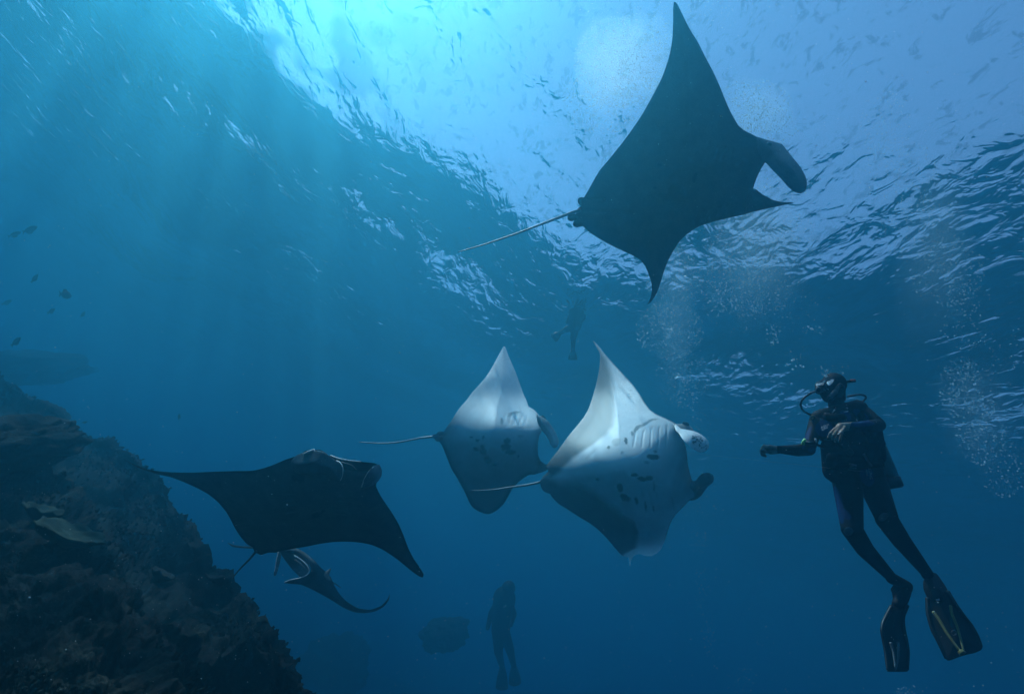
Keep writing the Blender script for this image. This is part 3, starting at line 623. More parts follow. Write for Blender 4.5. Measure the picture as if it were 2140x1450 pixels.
# ------------------------------------------------------------------ the diver
def Z5(x, y): return (1560 + x / 4.676, 770 + y / 4.676)
def Z1(x, y): return (1660 + x / 12.59, 775 + y / 12.59)
def ZF(x, y): return (1830 + x / 6.04, 1180 + y / 6.04)
def diver():
    r = root('person', at(1790, 960, 4.2), 'person in black and blue wetsuit floating upright at right, with tank and fins', 'person')
    b = Blob(); back = RZ
    b.c((1743,802,4.47), (1740,817,4.45), .098, .09); b.c((1722,812,4.38), (1730,830,4.40), .052, .045)
    b.c((1745,832,4.45), (1752,862,4.40), .060, .068)
    b.c((1713,874,4.33), (1792,855,4.40), .070, .082)
    b.c((1752,892,4.33), (1775,935,4.27), .150, .145, (back, .75)); b.c((1775,930,4.27), (1795,985,4.18), .140, .132, (back, .75))
    b.c((1718,884,4.30), (1727,906,4.24), .07, .075); b.c((1772,998,4.16), (1822,990,4.16), .10, .10); b.c((1790,1002,4.16), (1806,1006,4.16), .10, .10)
    # right arm stretched out to the left of the picture
    b.c((1708,877,4.33), (1690,938,4.17), .060, .048); b.c((1690,938,4.17), (1666,941,4.06), .052, .046); b.c((1666,941,4.06), (1627,939,3.95), .046, .029)
    b.c((1629,939,3.95), (1612,940,3.92), .030, .036, (back, .7))
    for k, (dx, dy, dz) in enumerate(((0, -5, -.030), (-2, -1, -.012), (-2, 4, .008), (0, 8, .026))):     # curled fingers, knuckles outward
        k0, k1, k2, k3 = (1610 + dx, 938 + dy * .8, 3.91 + dz), (1596 + dx * 1.5, 936 + dy, 3.90 + dz), (1592 + dx, 943 + dy * .9, 3.89 + dz), (1601 + dx, 947 + dy * .8, 3.89 + dz)
        b.c(k0, k1, .013, .011); b.c(k1, k2, .011, .010); b.c(k2, k3, .010, .008)
    b.c((1618,935,3.91), (1609,932,3.87), .014, .012); b.c((1609,932,3.87), (1601,935,3.86), .012, .009)
    # left arm folded across the waist
    b.c((1796,856,4.40), (1836,886,4.22), .066, .050); b.c((1836,888,4.22), (1812,890,4.05), .052, .044); b.c((1812,890,4.05), (1780,889,3.93), .044, .027)
    b.c((1780,889,3.93), (1758,894,3.89), .028, .038, (RZ, .6))
    for P_ in (((1756,889,3.88),(1744,896,3.87),(1735,905,3.87),(1731,914,3.88)), ((1755,893,3.87),(1748,901,3.85),(1742,909,3.85),(1739,918,3.86)),
               ((1757,898,3.87),(1752,907,3.85),(1748,915,3.85),(1746,922,3.86)), ((1761,901,3.88),(1758,910,3.86),(1756,917,3.86),(1755,922,3.87)),
               ((1766,892,3.87),(1758,903,3.83),(1752,908,3.81))):
        for a_, c_ in zip(P_, P_[1:]): b.c(a_, c_, .0105, .0095)
    # legs
    b.c((1771,1010,4.15), (1780,1100,3.97), .108, .078); b.c((1780,1105,3.96), (1808,1148,4.06), .076, .066); b.c((1808,1148,4.06), (1861,1204,4.20), .066, .042)
    b.c((1822,1006,4.15), (1853,1082,3.95), .108, .078); b.c((1853,1085,3.94), (1884,1130,4.03), .078, .067); b.c((1884,1130,4.03), (1938,1198,4.15), .067, .042)
    b.c((1864,1208,4.2), (1896,1224,4.28), .046, .040); b.c((1893,1226,4.27), (1876,1262,4.1), .048, .04)
    b.c((1938,1200,4.15), (1957,1218,4.22), .044, .042); b.c((1950,1210,4.18), (1958,1250,4.0), .05, .045)
    hx = [(np.array(P_), rr) for P_, rr in ((at(1604, 941, 3.9), .098), (at(1756, 903, 3.87), .098))]
    def colr(co):
        q, d = to_px(co); out = np.zeros(len(co))
        # blue panels: chest, shoulders, forearm, thighs
        def el(x, y, rx, ry, an, dmax=99):
            c, s = math.cos(R(an)), math.sin(R(an)); dx, dy = q[:, 0] - x, q[:, 1] - y
            return (np.sqrt(((dx * c + dy * s) / rx) ** 2 + ((-dx * s + dy * c) / ry) ** 2) < 1) & (d < dmax)
        for e in ((1722,895,18,18,-20,4.4),(1765,872,14,14,0,4.35),(1800,868,20,8,35,4.45),(1802,886,26,6,-3,4.2),(1812,995,14,22,-20,4.2),(1752,1055,10,40,-12,4.2),(1762,1072,20,9,35,4.1),(1686,915,5,26,20,4.4),(1700,940,12,7,0,4.2)):
            out[el(*e)] = .75
        return out
    body = b.build('body', M_suit, r, .0055, 4, colr)
    # bare hands and chin: a second material on the same skin
    me = body.data; me.materials.append(M_skin)
    co = np.empty(len(me.vertices) * 3, np.float32); me.vertices.foreach_get('co', co); co = co.reshape(-1, 3)
    q, d = to_px(co)
    sk = ((q[:, 0] < 1624.5) & (q[:, 1] < 960)) | ((q[:, 0] < 1777.5 - (q[:, 1] - 889) * .35) & (q[:, 0] > 1722) & (q[:, 1] > 880) & (q[:, 1] < 928) & (d < 3.945))
    for p in me.polygons:
        if sk[p.vertices[0]]: p.material_index = 1
    # buoyancy jacket
    j = Blob()
    j.c((1731,932,4.22), (1738,985,4.13), .066, .065, (RZ, .8)); j.c((1822,905,4.28), (1838,955,4.18), .078, .062, (RZ, .8))
    j.c((1745,945,4.17), (1822,945,4.15), .06, .07, (RZ, .7)); j.c((1742,968,4.10), (1835,968,4.12), .045, .045, (RZ, .7))
    j.c((1738,905,4.52), (1745,985,4.40), .10, .09, (RZ, .6)); j.c((1812,890,4.55), (1832,965,4.42), .11, .08, (RZ, .6))
    j.c((1796,862,4.34), (1816,905,4.24), .036, .05)
    j.c((1716,862,4.42), (1730,872,4.25), .034, .036); j.c((1730,872,4.25), (1762,872,4.18), .034, .03); j.c((1794,850,4.50), (1796,862,4.34), .03, .036)
    j.c((1732,985,4.12), (1742,1000,4.14), .04, .035)
    jk = j.build('buoyancy_jacket', M_web, r, .008, 3)
    # pockets, belt buckle and rings
    def box(name, c, sx, sy, sz, mat, par, rot=0, bev=.004):
        bm = bmesh.new(); bmesh.ops.create_cube(bm, size=1)
        for v in bm.verts: v.co = Vector((v.co.x * sx, v.co.y * sy, v.co.z * sz))
        bmesh.ops.bevel(bm, geom=bm.edges[:], offset=min(bev, sx * .3, sy * .3, sz * .3), segments=2, affect='EDGES')
        Mx = M3.to_4x4() @ Matrix.Rotation(R(rot), 4, 'Z')
        c = at(*c)
        for v in bm.verts: v.co = c + (Mx @ v.co)
        me_ = bpy.data.meshes.new(name); bm.to_mesh(me_); bm.free(); me_.materials.append(mat); me_.shade_smooth()
        o = bpy.data.objects.new(name, me_); col.objects.link(o); o.parent = par; return o
    box('pocket', (1822,948,4.08), .10, .13, .05, M_web, jk, -15, .02); box('pocket', (1737,962,4.03), .08, .11, .04, M_web, jk, -12, .02)
    box('buckle', (1768,860,4.13), .036, .008, .01, M_print, r, 12); box('buckle', (1770,853,4.14), .014, .016, .01, M_print, r, 20)
    box('buckle', (1742,859,4.12), .008, .038, .01, M_print, r, -38); box('buckle', (1724,864,4.16), .010, .010, .01, M_steel, r)
    box('buckle', (1705,920,4.02), .014, .034, .014, M_print, r, 20); box('belt_buckle', (1782,974,4.04), .06, .04, .014, M_grey, jk, -8)
    tube('belt', [(1733,975,4.1),(1750,976,4.055),(1785,975,4.04),(1820,972,4.06),(1842,966,4.12)], .024, .024, M_web, jk, 4, 8, flat=(RZ, .35))
    tube('crotch_strap', [(1805,948,4.08),(1815,965,4.05),(1822,974,4.05)], .010, .010, M_grey, jk, 3, 8, flat=(RZ, .4))
    # tank behind the back
    A, B = at(1800, 868, 4.68), at(1862, 1016, 4.44); ax = (B - A).normalized()
    prof = [(0, .02), (.03, .055), (.08, .082), (.14, .087), (1.0, .087)]
    L = (B - A).length
    v, f = tube_mesh([A + ax * (L * t) for t, _ in prof], [rr for _, rr in prof], 28)
    tk = mesh_obj('tank', v, f, M_tank, r)
    v, f = tube_mesh([B - ax * .07, B - ax * .068, B + ax * .01, B + ax * .022], [.087, .093, .093, .075], 28); mesh_obj('tank_boot', v, f, M_rub, tk)
    v, f = tube_mesh([A - ax * .07, A - ax * .068, A + ax * .02], [.01, .022, .022], 16); mesh_obj('tank_valve', v, f, M_steel, tk)
    v, f = tube_mesh([A - ax * .04 - RX * .05, A - ax * .04 + RX * .07], [.018, .018], 12); mesh_obj('first_stage', v, f, M_steel, tk)
    v, f = tube_mesh([A.lerp(B, .42) - ax * .025, A.lerp(B, .42) + ax * .025], [.091, .091], 28); mesh_obj('tank_band', v, f, M_web, tk)
    # mask
    fr = [(548,430),(540,365),(585,305),(700,262),(770,235),(800,212),(860,192),(1000,182),(1068,215),(1072,285),(1010,350),(930,412),(880,420),(840,400),(800,440),(740,430),(700,400),(640,415)]
    mk = sheet('mask', [Z1(*p) for p in fr], [(*Z1(560,400),4.33),(*Z1(800,215),4.37),(*Z1(1060,220),4.36),(*Z1(800,440),4.29),(*Z1(930,400),4.30)], .05, .02, .02, M_rub, r, 1.2, lambda q: 0 * q[:, 0])
    for pl in ([(580,395),(585,345),(625,328),(700,308),(762,292),(742,338),(715,368),(650,383),(600,400)], [(843,298),(870,264),(950,236),(1030,216),(1040,250),(1012,300),(960,350),(908,384),(872,352)]):
        sheet('lens', [Z1(*p) for p in pl], [(*Z1(580,395),4.285),(*Z1(700,300),4.325),(*Z1(1030,220),4.325),(*Z1(905,380),4.265),(*Z1(600,340),4.31)], .012, .006, .01, M_lens, mk, .9, lambda q: 0 * q[:, 0])
    tube('nose_pocket', [(*Z1(800,290),4.30),(*Z1(790,360),4.27),(*Z1(770,425),4.26)], .014, .022, M_rub, mk, 2, 10)
    tube('mask_strap', [(*Z1(1065,235),4.36),(*Z1(1180,265),4.42),(*Z1(1270,330),4.47),(*Z1(1330,420),4.50)], .009, .009, M_rub, mk, 2, 8, flat=(RZ, .5))
    tube('mask_rim', [(*Z1(590,300),4.32),(*Z1(700,262),4.33),(*Z1(790,215),4.34),(*Z1(880,185),4.34),(*Z1(1000,180),4.34),(*Z1(1060,215),4.34)], .005, .005, M_grey, mk, 2)
    box('strap_clip', (*Z1(848,158), 4.37), .014, .012, .012, M_print, mk, 20)
    # regulator, its hose, inflator, snorkel
    g = Blob(); g.c((*Z1(640,490),4.28), (*Z1(655,520),4.25), .034, .030, (RZ, .7)); g.c((*Z1(660,500),4.28), (*Z1(780,520),4.34), .020, .016)
    rg = g.build('regulator', M_rub, r, .004, 2)
    tube('purge_ring', [(*Z1(640+72*math.cos(t),505+72*math.sin(t)), 4.235) for t in np.linspace(0, 2*math.pi, 20)], .004, .004, M_grey, rg, 2)
    box('mouthpiece_bolt', (*Z1(880,480), 4.31), .020, .009, .01, M_print, rg, -30)
    tube('regulator_hose', [(*Z1(x, y), dd) for x, y, dd in ((570,540,4.27),(430,590,4.25),(300,670,4.24),(200,780,4.24),(165,880,4.25),(200,1000,4.27),(280,1080,4.30),(400,1140,4.34),(540,1175,4.40))], .0085, .0085, M_rub, rg, 2, 10)
    tube('hose_end', [(*Z1(560,540),4.27),(*Z1(480,565),4.255),(*Z1(430,588),4.25)], .011, .010, M_grey, rg, 2, 10)
    tube('low_pressure_hose', [(*Z1(x, y), dd) for x, y, dd in ((1400,670,4.55),(1500,655,4.5),(1620,632,4.48),(1750,622,4.46),(1850,650,4.45),(1890,700,4.44),(1850,760,4.43),(1780,825,4.42))], .0085, .0085, M_rub, r, 2, 10)
    inf = tube('inflator', [(*Z1(930,690),4.25),(*Z1(1090,530),4.27)], .020, .021, M_grey, r, 1.2, 12, prof=lambda t: 1 + .07 * math.cos(t * 40))
    tube('corrugated_hose', [(*Z1(1085,540),4.27),(*Z1(1140,450),4.32),(*Z1(1200,380),4.36),(*Z1(1270,430),4.38),(*Z1(1290,560),4.40),(*Z1(1300,760),4.45)], .017, .016, M_rub, inf, .8, 12, prof=lambda t: 1 + .10 * math.sin(t * 150))
    tube('hose_clamp', [(*Z1(1150,390),4.33),(*Z1(1190,340),4.33),(*Z1(1250,350),4.34),(*Z1(1265,400),4.35)], .006, .006, M_grey, inf, 2)
    tube('inflator_mouthpiece', [(*Z1(920,690),4.25),(*Z1(880,740),4.24),(*Z1(850,800),4.24)], .014, .010, M_rub, inf, 2, 10)
    sn = tube('snorkel', [(*Z1(1180,420),4.42),(*Z1(1250,335),4.42),(*Z1(1350,290),4.42),(*Z1(1480,272),4.42),(*Z1(1600,262),4.42)], .0125, .0125, M_rub, r, 2, 10)
    tube('snorkel_tip', [(*Z1(1490,245),4.41),(*Z1(1600,240),4.41)], .008, .008, M_orange, sn, 2, 8)
    box('whistle', (*Z1(475,1190), 4.30), .034, .014, .014, M_yel, r, 18); box('whistle', (*Z1(465,1258), 4.29), .034, .012, .014, M_yel, r, 28)
    oc = Blob(); oc.c((1681,925,4.08), (1700,926,4.09), .020, .016); oc.c((1700,926,4.09), (1722,935,4.12), .010, .012); og = oc.build('spare_regulator', M_rub, r, .005, 2)
    tube('lime_cover', [(1683,918,4.05),(1679,923,4.045),(1678,929,4.05)], .012, .013, M_lime, og, 2, 10); box('clip', (1689,923,4.05), .03, .005, .008, M_print, og, -8)
    gg = Blob(); gg.c((1752,915,3.93), (1765,930,3.95), .040, .04, (RZ, .5)); gg.c((1765,930,3.95), (1775,945,4.0), .03, .028, (RZ, .5)); gg.build('gauge_console', M_rub, r, .006, 3)
    # knee pads
    for (x, y, an, dd) in ((1773,1110,0,3.86), (1846,1080,20,3.845)):
        pts = [(x + 10.5 * math.cos(t + R(an)), y + 9 * math.sin(t)) for t in np.linspace(0, 2 * math.pi, 16, endpoint=False)]
        sheet('knee_pad', pts, [(x, y, dd), (x - 10, y, dd + .035), (x + 10, y, dd + .03), (x, y - 9, dd + .012), (x, y + 9, dd + .012)], .03, .008, .03, M_grey, r, 1.1, lambda q: 0 * q[:, 0],
              groove=lambda q: .0025 * np.sin(q[:, 1] * 2.6 + q[:, 0] * .6))
    # fins
    ol = [(600,210),(640,140),(700,95),(770,110),(850,220),(900,300),(930,380),(1010,490),(1120,640),(1210,750),(1290,890),(1335,1005),(1348,1045),(1325,1075),(1250,1110),(1150,1132),(1050,1162),(950,1200),(915,1205),(885,1185),(850,1120),(780,960),(710,820),(670,700),(650,600),(648,480),(645,410),(605,310)]
    orr = [(190,300),(280,190),(400,215),(465,265),(455,340),(430,430),(400,500),(350,600),(340,700),(360,850),(400,980),(420,1080),(415,1200),(410,1320),(390,1345),(160,1345),(140,1320),(120,1100),(95,960),(75,830),(90,720),(140,620),(200,500),(215,420),(205,350)]
    dl = [(*ZF(700,100),4.14),(*ZF(800,400),4.0),(*ZF(650,500),4.0),(*ZF(1000,800),3.85),(*ZF(900,1190),3.72),(*ZF(1340,1050),3.74)]
    dr = [(*ZF(400,230),4.24),(*ZF(200,320),4.2),(*ZF(300,600),4.05),(*ZF(90,800),3.95),(*ZF(360,850),4.02),(*ZF(280,1340),3.8),(*ZF(160,1340),3.76)]
    for outl, dd, rails, strips in ((ol, dl, (((655,420),(662,620),(715,820),(790,970),(885,1180)), ((905,330),(1010,500),(1120,650),(1210,760),(1290,900),(1338,1030))), (((725,590),(800,690),(900,860),(1000,1000),(1070,1085)), ((945,515),(965,620),(1030,780),(1080,960),(1110,1080)))),
                                    (orr, dr, (((205,520),(100,720),(80,830),(100,960),(125,1110),(148,1320)), ((395,510),(345,650),(350,780),(395,980),(412,1100),(405,1320))), (((190,980),(225,1100),(250,1300)), ((285,980),(285,1150),(255,1310))))):
        fd = tps(dd); off = .022
        fin = sheet('fin', [ZF(*p) for p in outl], dd, .010, .085, .16, M_rub, r, 2.4, lambda q: 0 * q[:, 0],
                    groove=lambda q: .0 * q[:, 0])
        for rl in rails:
            P_ = [ZF(*p) for p in rl]; tube('rail', [(*p, float(fd(np.array([p]))[0]) - .005) for p in P_], .016, .008, M_rub, fin, 3, 10)
        for k, st in enumerate(strips):
            P_ = [ZF(*p) for p in st]; tube('stripe', [(*p, float(fd(np.array([p]))[0]) - .05) for p in P_], .012, .008, M_yel if outl is ol else M_grey, fin, 3, 8, flat=(RZ, .5))
        if outl is ol:
            P_ = [ZF(1070,1085), ZF(1100,1120)]; tube('stripe_end', [(*p, float(fd(np.array([p]))[0]) - .045) for p in P_], .022, .026, M_yel, fin, 2, 8, flat=(RZ, .5))
            box('logo_plate', (*ZF(785, 440), 3.915), .030, .014, .006, M_print, fin, 15)
            tube('ring_mark', [(*ZF(988 + 32 * math.cos(t), 855 + 32 * math.sin(t)), float(fd(np.array([ZF(988, 855)]))[0]) - .05) for t in np.linspace(0, 2 * math.pi, 18)], .0025, .0025, M_grey, fin, 2)
    # printing on the suit, laid onto it
    from mathutils.bvhtree import BVHTree
    bv = [BVHTree.FromPolygons([v.co.copy() for v in q_.vertices], [tuple(p.vertices) for p in q_.polygons]) for q_ in (me, jk.data)]
    def text(s, px, py, size_px, rot, shear=.25):
        cu = bpy.data.curves.new('t', 'FONT'); cu.body = s; cu.size = size_px; cu.shear = shear; cu.offset = .02 * size_px
        o = bpy.data.objects.new('t', cu); col.objects.link(o); bpy.context.view_layer.update()
        me_ = bpy.data.meshes.new_from_object(o.evaluated_get(bpy.context.evaluated_depsgraph_get())); bpy.data.objects.remove(o)
        ca, sa = math.cos(R(rot)), math.sin(R(rot))
        for v in me_.vertices:
            x, y = v.co.x, v.co.y
            qx, qy = px + x * ca + y * sa, py - (-x * -sa + y * ca) if False else (py - (x * sa + y * ca))
            qx = px + x * ca - y * sa
            d_ = ray(qx, qy).normalized(); hs = [h_.ray_cast(CAM, d_) for h_ in bv]; hs = [h_[3] for h_ in hs if h_[0]]
            v.co = (CAM + d_ * (min(hs) - .004)) if hs else at(qx, qy, 4.1)
        me_.materials.clear(); me_.materials.append(M_print)
        t = bpy.data.objects.new('lettering', me_); col.objects.link(t); t.parent = r
    text('AQUA', 1716, 896, 6.5, 24); text('LUNG', 1718, 899.5, 5.0, 24)
    text('LUNG', 1814.5, 978, 8.5, -82); text('AQUA', 1809, 980, 5.0, -82)
    reparent(r)
diver()

# ------------------------------------------------------------------ far divers
def far_diver(name, label, P, s, torch=None):
    """P: pixel positions; s: metres per pixel radius scale"""
    r = root('person', at(*P['hip']), label, 'person', 'divers far off in the blue')
    b = Blob(); k = s
    b.c(P['head'], P['head'], .12 * k, .12 * k); b.c(P['neck'], P['hip'], .17 * k, .15 * k)
    for a in ('arm1', 'arm2'): b.c(P[a][0], P[a][1], .06 * k, .05 * k); b.c(P[a][1], P[a][2], .05 * k, .035 * k)
    for a in ('leg1', 'leg2'): b.c(P[a][0], P[a][1], .10 * k, .075 * k); b.c(P[a][1], P[a][2], .07 * k, .045 * k)
    b.build('body', M_suit, r, .02, 3, lambda co: np.zeros(len(co)))
    for a in ('leg1', 'leg2'):
        p0, p1 = at(*P[a][2]), at(*P[a][3]); v, f = tube_mesh([p0, p0.lerp(p1, .5), p1], [.05 * k, .09 * k, .11 * k], 10, (RZ, .3)); mesh_obj('fin', v, f, M_rub, r)
    v, f = tube_mesh([at(*P['tank'][0]), at(*P['tank'][1])], [.09 * k, .09 * k], 14); mesh_obj('tank', v, f, M_tank, r)
    t = Blob(); t.c(P['neck'], P['hip'], .20 * k, .16 * k, (RX, 1)); t.build('buoyancy_jacket', M_web, r, .025, 3)
    if torch:
        m, n, out = new_mat('torch_glow'); e = node(n, 'ShaderNodeEmission'); e.inputs[0].default_value = (.3, .9, .8, 1); e.inputs[1].default_value = .6; n.links.new(e.outputs[0], out.inputs[0])
        tb = tube('torch', [(torch[0] - 4, torch[1] + 3, torch[2] + .05), torch], .02, .03, M_grey, r, 2); bb = Blob(); bb.c((torch[0], torch[1], torch[2] - .03), (torch[0], torch[1], torch[2] - .03), .018, .018); bb.build('torch_lamp', m, tb, .006, 1)
    reparent(r)
far_diver('deep', 'dim diver hanging upright in the deep water at bottom centre, small light', dict(
    head=(1063,1228,17.94), neck=(1054,1250,17.94), hip=(1046,1315,17.58), arm1=((1040,1258,17.94),(1026,1282,17.94),(1019,1312,17.58)), arm2=((1064,1256,17.94),(1074,1282,17.40),(1068,1305,17.04)),
    leg1=((1040,1322,17.58),(1042,1362,17.23),(1050,1395,17.58),(1049,1436,17.23)), leg2=((1054,1322,17.58),(1066,1358,17.23),(1074,1392,17.58),(1076,1425,17.23)), tank=((1044,1245,18.45),(1036,1300,18.30))), 2.0, (1057,1265,17.23))
far_diver('high', 'faint diver silhouette above the two pale mantas', dict(
    head=(1209,636,13.50), neck=(1207,647,13.50), hip=(1201,680,13.50), arm1=((1197,650,13.50),(1190,664,13.50),(1186,674,13.50)), arm2=((1217,650,13.50),(1220,664,13.50),(1214,672,13.50)),
    leg1=((1199,682,13.50),(1184,688,13.50),(1170,696,13.77),(1158,706,13.86)), leg2=((1203,684,13.50),(1198,706,13.50),(1197,730,13.50),(1197,752,13.50)), tank=((1214,648,13.77),(1208,676,13.68))), 1.15)

# ------------------------------------------------------------------ small reef fish
M_fish = mat_plain('fish_scales', (.02, .02, .015), .7, .1, 0, .5, 30)
def fish_mesh():
    v, f = [], []; prof = [(-.5, .01, .01), (-.44, .06, .035), (-.3, .14, .07), (-.1, .19, .085), (.1, .17, .075), (.27, .09, .04), (.36, .04, .02)]
    P = [Vector((x, 0, 0)) for x, _, _ in prof]; seg = 12
    for (x, h, w) in prof:
        for k in range(seg): a = 2 * math.pi * k / seg; v.append((x, w * math.cos(a), h * math.sin(a)))
    for i in range(len(prof) - 1):
        for k in range(seg): a = i * seg + k; b = i * seg + (k + 1) % seg; f.append((a, b, b + seg, a + seg))
    f.append(tuple(reversed(range(seg)))); f.append(tuple(range((len(prof) - 1) * seg, len(prof) * seg)))
    return v, f
def slab(poly, th):
    n_ = len(poly); v = [(x, -th, z) for x, z in poly] + [(x, th, z) for x, z in poly]
    return v, [tuple(range(n_)), tuple(reversed(range(n_, 2 * n_)))] + [(i, i + n_, (i + 1) % n_ + n_, (i + 1) % n_) for i in range(n_)]
FB = None
fishes = [(62,480,34,200,9,'brown fish, upper right of the pair high at left'),(30,490,26,205,9.5,'brown fish, lower left of the pair high at left edge'),(72,582,22,240,9,'steeply diving dark fish alone below the high pair'),
          (137,616,15,100,8,'small round fish seen end on, right of the diving one'),(107,650,22,205,10,'fish just below and left of the round end-on fish'),(173,657,17,220,11,'faint fish farthest right above the far outcrop'),
          (33,714,28,220,8,'dark fish nosing down right above the far outcrop'),(14,632,22,205,12,'faint slim fish at the very left edge'),(177,882,11,190,9,'tiny fish over the upper edge of the slope'),
          (266,939,9,170,9,'tiny fish over the slope, above the black manta wing tip'),(374,871,14,260,11,'faint fish in open water above the black manta'),(162,770,12,200,12,'tiny fish beside the far outcrop'),(400,1145,10,20,8,'tiny fish near the slope edge under the black manta')]
fishes = [(a, b_, c, e, d * 1.5, l) for (a, b_, c, e, d, l) in fishes]
for i, (px, py, L, an, d, lab) in enumerate(fishes):
    if i == 0:
        v, f = fish_mesh(); FB = mesh_obj('reef_fish', v, f, M_fish)
        v, f = slab([(.33, .03), (.5, .15), (.45, 0), (.5, -.15), (.33, -.03)], .008); FT = mesh_obj('tail_fin', v, f, M_fish, FB, smooth=False)
        v, f = slab([(-.2, .15), (-.05, .27), (.15, .24), (.28, .07), (.1, .13)], .008); FD = mesh_obj('dorsal_fin', v, f, M_fish, FB, smooth=False)
        o = FB
    else:
        o = FB.copy(); col.objects.link(o)
        for ch in (FT, FD): c_ = ch.copy(); col.objects.link(c_); c_.parent = o
    Mx = Matrix((RX, RZ, RY)).transposed() @ Matrix.Rotation(R(-an if an != 100 else 0), 3, 'Y') @ Matrix.Rotation(R(75 if an == 100 else 12 * math.sin(i)), 3, 'Z')
    o.matrix_world = Matrix.Translation(at(px, py, d)) @ Mx.to_4x4() @ Matrix.Scale(L * d / F * (3 if an == 100 else 1), 4)
    tag(o, lab, 'fish', 'small fish by the reef')

# ------------------------------------------------------------------ bubbles and drifting specks
m, n, out = new_mat('air_bubble')
lw = node(n, 'ShaderNodeLayerWeight', i_Blend=.5)
g = node(n, 'ShaderNodeBsdfGlossy', i_Roughness=.12); g.inputs[0].default_value = (.6, .85, 1, 1)
dfu = node(n, 'ShaderNodeBsdfDiffuse'); dfu.inputs[0].default_value = (.75, .94, 1, 1)
tl = node(n, 'ShaderNodeBsdfTranslucent'); tl.inputs[0].default_value = (.75, .94, 1, 1)
tp = node(n, 'ShaderNodeBsdfTransparent')
a1 = node(n, 'ShaderNodeMixShader', i_0=.75); n.links.new(dfu.outputs[0], a1.inputs[1]); n.links.new(tl.outputs[0], a1.inputs[2])
a2 = node(n, 'ShaderNodeMixShader', i_0=.25); n.links.new(a1.outputs[0], a2.inputs[1]); n.links.new(g.outputs[0], a2.inputs[2])
a3 = node(n, 'ShaderNodeMixShader', i_0=.92); n.links.new(tp.outputs[0], a3.inputs[1]); n.links.new(a2.outputs[0], a3.inputs[2]); n.links.new(a3.outputs[0], out.inputs[0])
M_bub = m
OCT = [(1,0,0),(-1,0,0),(0,1,0),(0,-1,0),(0,0,1),(0,0,-1)]; OF = [(0,2,4),(2,1,4),(1,3,4),(3,0,4),(2,0,5),(1,2,5),(3,1,5),(0,3,5)]
bm = bmesh.new(); bmesh.ops.create_icosphere(bm, subdivisions=1, radius=1); ICV = np.array([v.co[:] for v in bm.verts]); ICF = [tuple(v.index for v in f.verts) for f in bm.faces]; bm.free()
def cloud(name, label, pts, mat):
    """pts: list of (px, py, d, radius)"""
    A = np.array(pts); C = atn(A[:, :2], A[:, 2]); rs = np.random.RandomState(len(pts))
    sq = rs.uniform(.6, 1.0, (len(A), 1)); nvv = len(ICV)
    V = (ICV[None] * A[:, 3][:, None, None]); V[..., 2] *= sq; V = V + C[:, None]
    Fc = (np.array(ICF)[None] + (np.arange(len(A)) * nvv)[:, None, None]).reshape(-1, 3)
    me = bpy.data.meshes.new(name); V = V.reshape(-1, 3).astype(np.float32)
    me.vertices.add(len(V)); me.vertices.foreach_set('co', V.ravel())
    me.loops.add(len(Fc) * 3); me.loops.foreach_set('vertex_index', Fc.ravel().astype(np.int32))
    me.polygons.add(len(Fc)); me.polygons.foreach_set('loop_start', np.arange(0, len(Fc) * 3, 3, dtype=np.int32)); me.polygons.foreach_set('loop_total', np.full(len(Fc), 3, dtype=np.int32))
    me.update(calc_edges=True); me.validate(); me.shade_smooth(); me.materials.append(mat)
    o = bpy.data.objects.new(name, me); col.objects.link(o); tag(o, label, kind='stuff'); return o
rb = random.Random(21)
def plume(blobs, rmin, rmax):
    out = []
    for (x, y, sx, sy, d, sd, n_) in blobs:
        for _ in range(int(n_ * 2.4)):
            k = rb.random(); a = rb.uniform(0, 2 * math.pi); rr = k ** .62 * 1.2
            X, Y = x + sx * rr * math.cos(a), y + sy * rr * math.sin(a)
            if noise.noise((X * .02, Y * .02, x)) < rb.uniform(-.9, .1): continue
            out.append((X, Y, max(2.5, d + rb.gauss(0, sd)), rmin * .62 + (rmax - rmin) * rb.random() ** 8))
    return out
cloud('bubble_cloud', 'dense dome of fine bubbles behind the top manta wing', plume([(1300,130,85,80,7.4,.3,5200),(1260,210,70,60,7.3,.3,1800),(1340,70,60,35,7.6,.3,1500),(1400,20,160,22,8.5,.4,300)], .003, .011), M_bub)
cloud('bubble_cloud', 'fine bubbles right of the top manta, near its eye', plume([(1575,225,70,50,7.2,.3,1700),(1600,265,60,35,7.2,.3,600),(1520,30,130,30,8.6,.4,160),(1640,390,50,25,7.2,.3,200)], .003, .012), M_bub)
cloud('bubble_cloud', 'wide bubble plume below the head of the top manta', plume([(1590,500,100,65,6.6,.4,2600),(1560,590,85,60,6.4,.4,2000),(1530,560,60,120,6.4,.4,900),(1640,640,60,50,6.2,.4,260)], .0025, .009), M_bub)
cloud('bubble_cloud', 'bubble column rising between the top manta tip and spotted manta', plume([(1410,590,50,60,7,.4,1500),(1400,690,60,50,6.8,.4,1500),(1425,790,50,50,6.6,.4,600),(1460,860,45,60,6.2,.4,130)], .0025, .009), M_bub)
cloud('bubble_cloud', 'long bubble trail curving down the right side', plume([(1850,260,45,60,6.8,.4,500),(1880,370,70,70,6.6,.4,800),(1930,480,75,60,6.4,.4,800),(1980,570,65,60,6.2,.4,900),(2020,660,60,60,6.0,.4,400),(2010,810,40,55,5.4,.3,700),(2050,900,45,60,5.2,.3,700),(2100,980,45,50,5.0,.3,350),(2090,760,70,70,5.8,.3,120)], .0025, .009), M_bub)
cloud('bubble_cloud', 'thin string of bubbles under the spotted manta', plume([(1460,1130,18,22,6,.2,120),(1465,1220,12,60,5.8,.2,90),(1480,1320,14,45,5.6,.2,110),(1555,1420,22,30,5.2,.2,50),(1475,1035,30,40,6.2,.2,130),(1900,1445,25,12,4.5,.1,70)], .002, .007), M_bub)
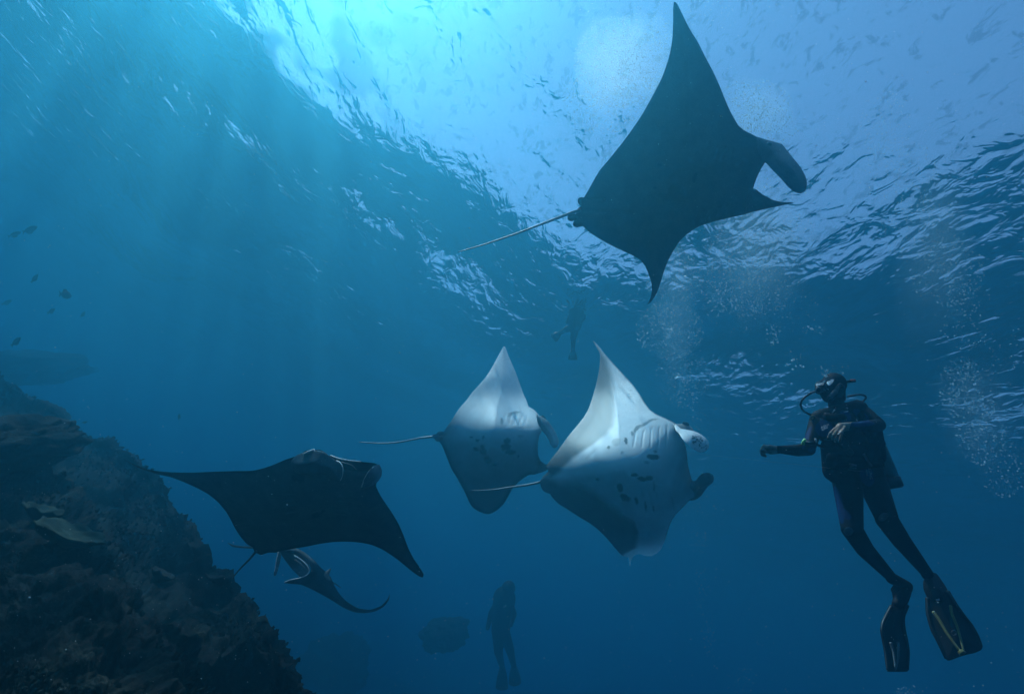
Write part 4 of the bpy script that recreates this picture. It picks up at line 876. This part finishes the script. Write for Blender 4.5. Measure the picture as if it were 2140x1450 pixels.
cloud('bubble_cloud', 'few larger bubbles drifting above the diver', plume([(1617,700,14,22,5,.2,40),(1700,688,26,8,5,.1,22),(1665,750,30,30,5,.2,26),(1730,770,40,12,4.6,.1,14),(1725,780,10,6,4.35,.03,14),(1560,262,12,8,6.5,.1,16),(1560,275,40,14,6.8,.2,60)], .004, .014), M_bub)
m, n, out = new_mat('drifting_specks')
dd_ = node(n, 'ShaderNodeBsdfPrincipled', i_Roughness=.8); dd_.inputs['Base Color'].default_value = (.6, .85, .9, 1); n.links.new(dd_.outputs[0], out.inputs[0])
pts = []
for _ in range(9000):
    d = rb.uniform(1.2, 9); pts.append((rb.uniform(-80, 2220), rb.uniform(-60, 1500), d, rb.uniform(.0004, .0012) * (1 + d * .12) * (2.2 if rb.random() < .04 else 1)))
cloud('drifting_specks', 'fine pale specks drifting in the water', pts, m)

# finest bubbles, seen only as a pale mist inside the plumes
m, n, out = new_mat('bubble_mist'); vs = node(n, 'ShaderNodeVolumeScatter', i_Density=.16, i_Anisotropy=.55); vs.inputs[0].default_value = (.80, .93, 1, 1); n.links.new(vs.outputs[0], out.inputs['Volume'])
m2, n, out = new_mat('thin_bubble_mist'); vs = node(n, 'ShaderNodeVolumeScatter', i_Density=.065, i_Anisotropy=.55); vs.inputs[0].default_value = (.80, .93, 1, 1); n.links.new(vs.outputs[0], out.inputs['Volume'])
def mist(px, py, d, r3, seed, mat, lab):
    for k, sc_ in enumerate((1.25, .95, .62)):
        o = boulder('bubble_mist', px + 6 * k, py - 5 * k, d + .012 * k, tuple(a * sc_ for a in r3), None, seed + k * 3.3, .38, mat, 4, None); o['kind'] = 'stuff'; o['label'] = ('thin outer fringe of the ', 'middle of the ', 'dense heart of the ')[k] + lab
mist(1295, 140, 7.5, (.55, .50, .5), 1.1, m, 'pale mist of finest bubbles behind the top manta wing')
mist(1580, 235, 7.6, (.45, .36, .35), 2.7, m2, 'pale mist of finest bubbles beside the top manta head')
mist(1585, 525, 6.7, (.48, .78, .4), 3.9, m2, 'pale mist of finest bubbles below the top manta head')
mist(1408, 650, 6.9, (.22, .85, .25), 5.3, m2, 'pale mist of finest bubbles beside the lower tip of the top manta')
mist(1950, 520, 6.3, (.34, .85, .3), 6.1, m2, 'pale mist of finest bubbles in the right hand trail')
mist(2040, 860, 5.5, (.26, .48, .25), 7.7, m2, 'pale mist of finest bubbles low in the right hand trail')
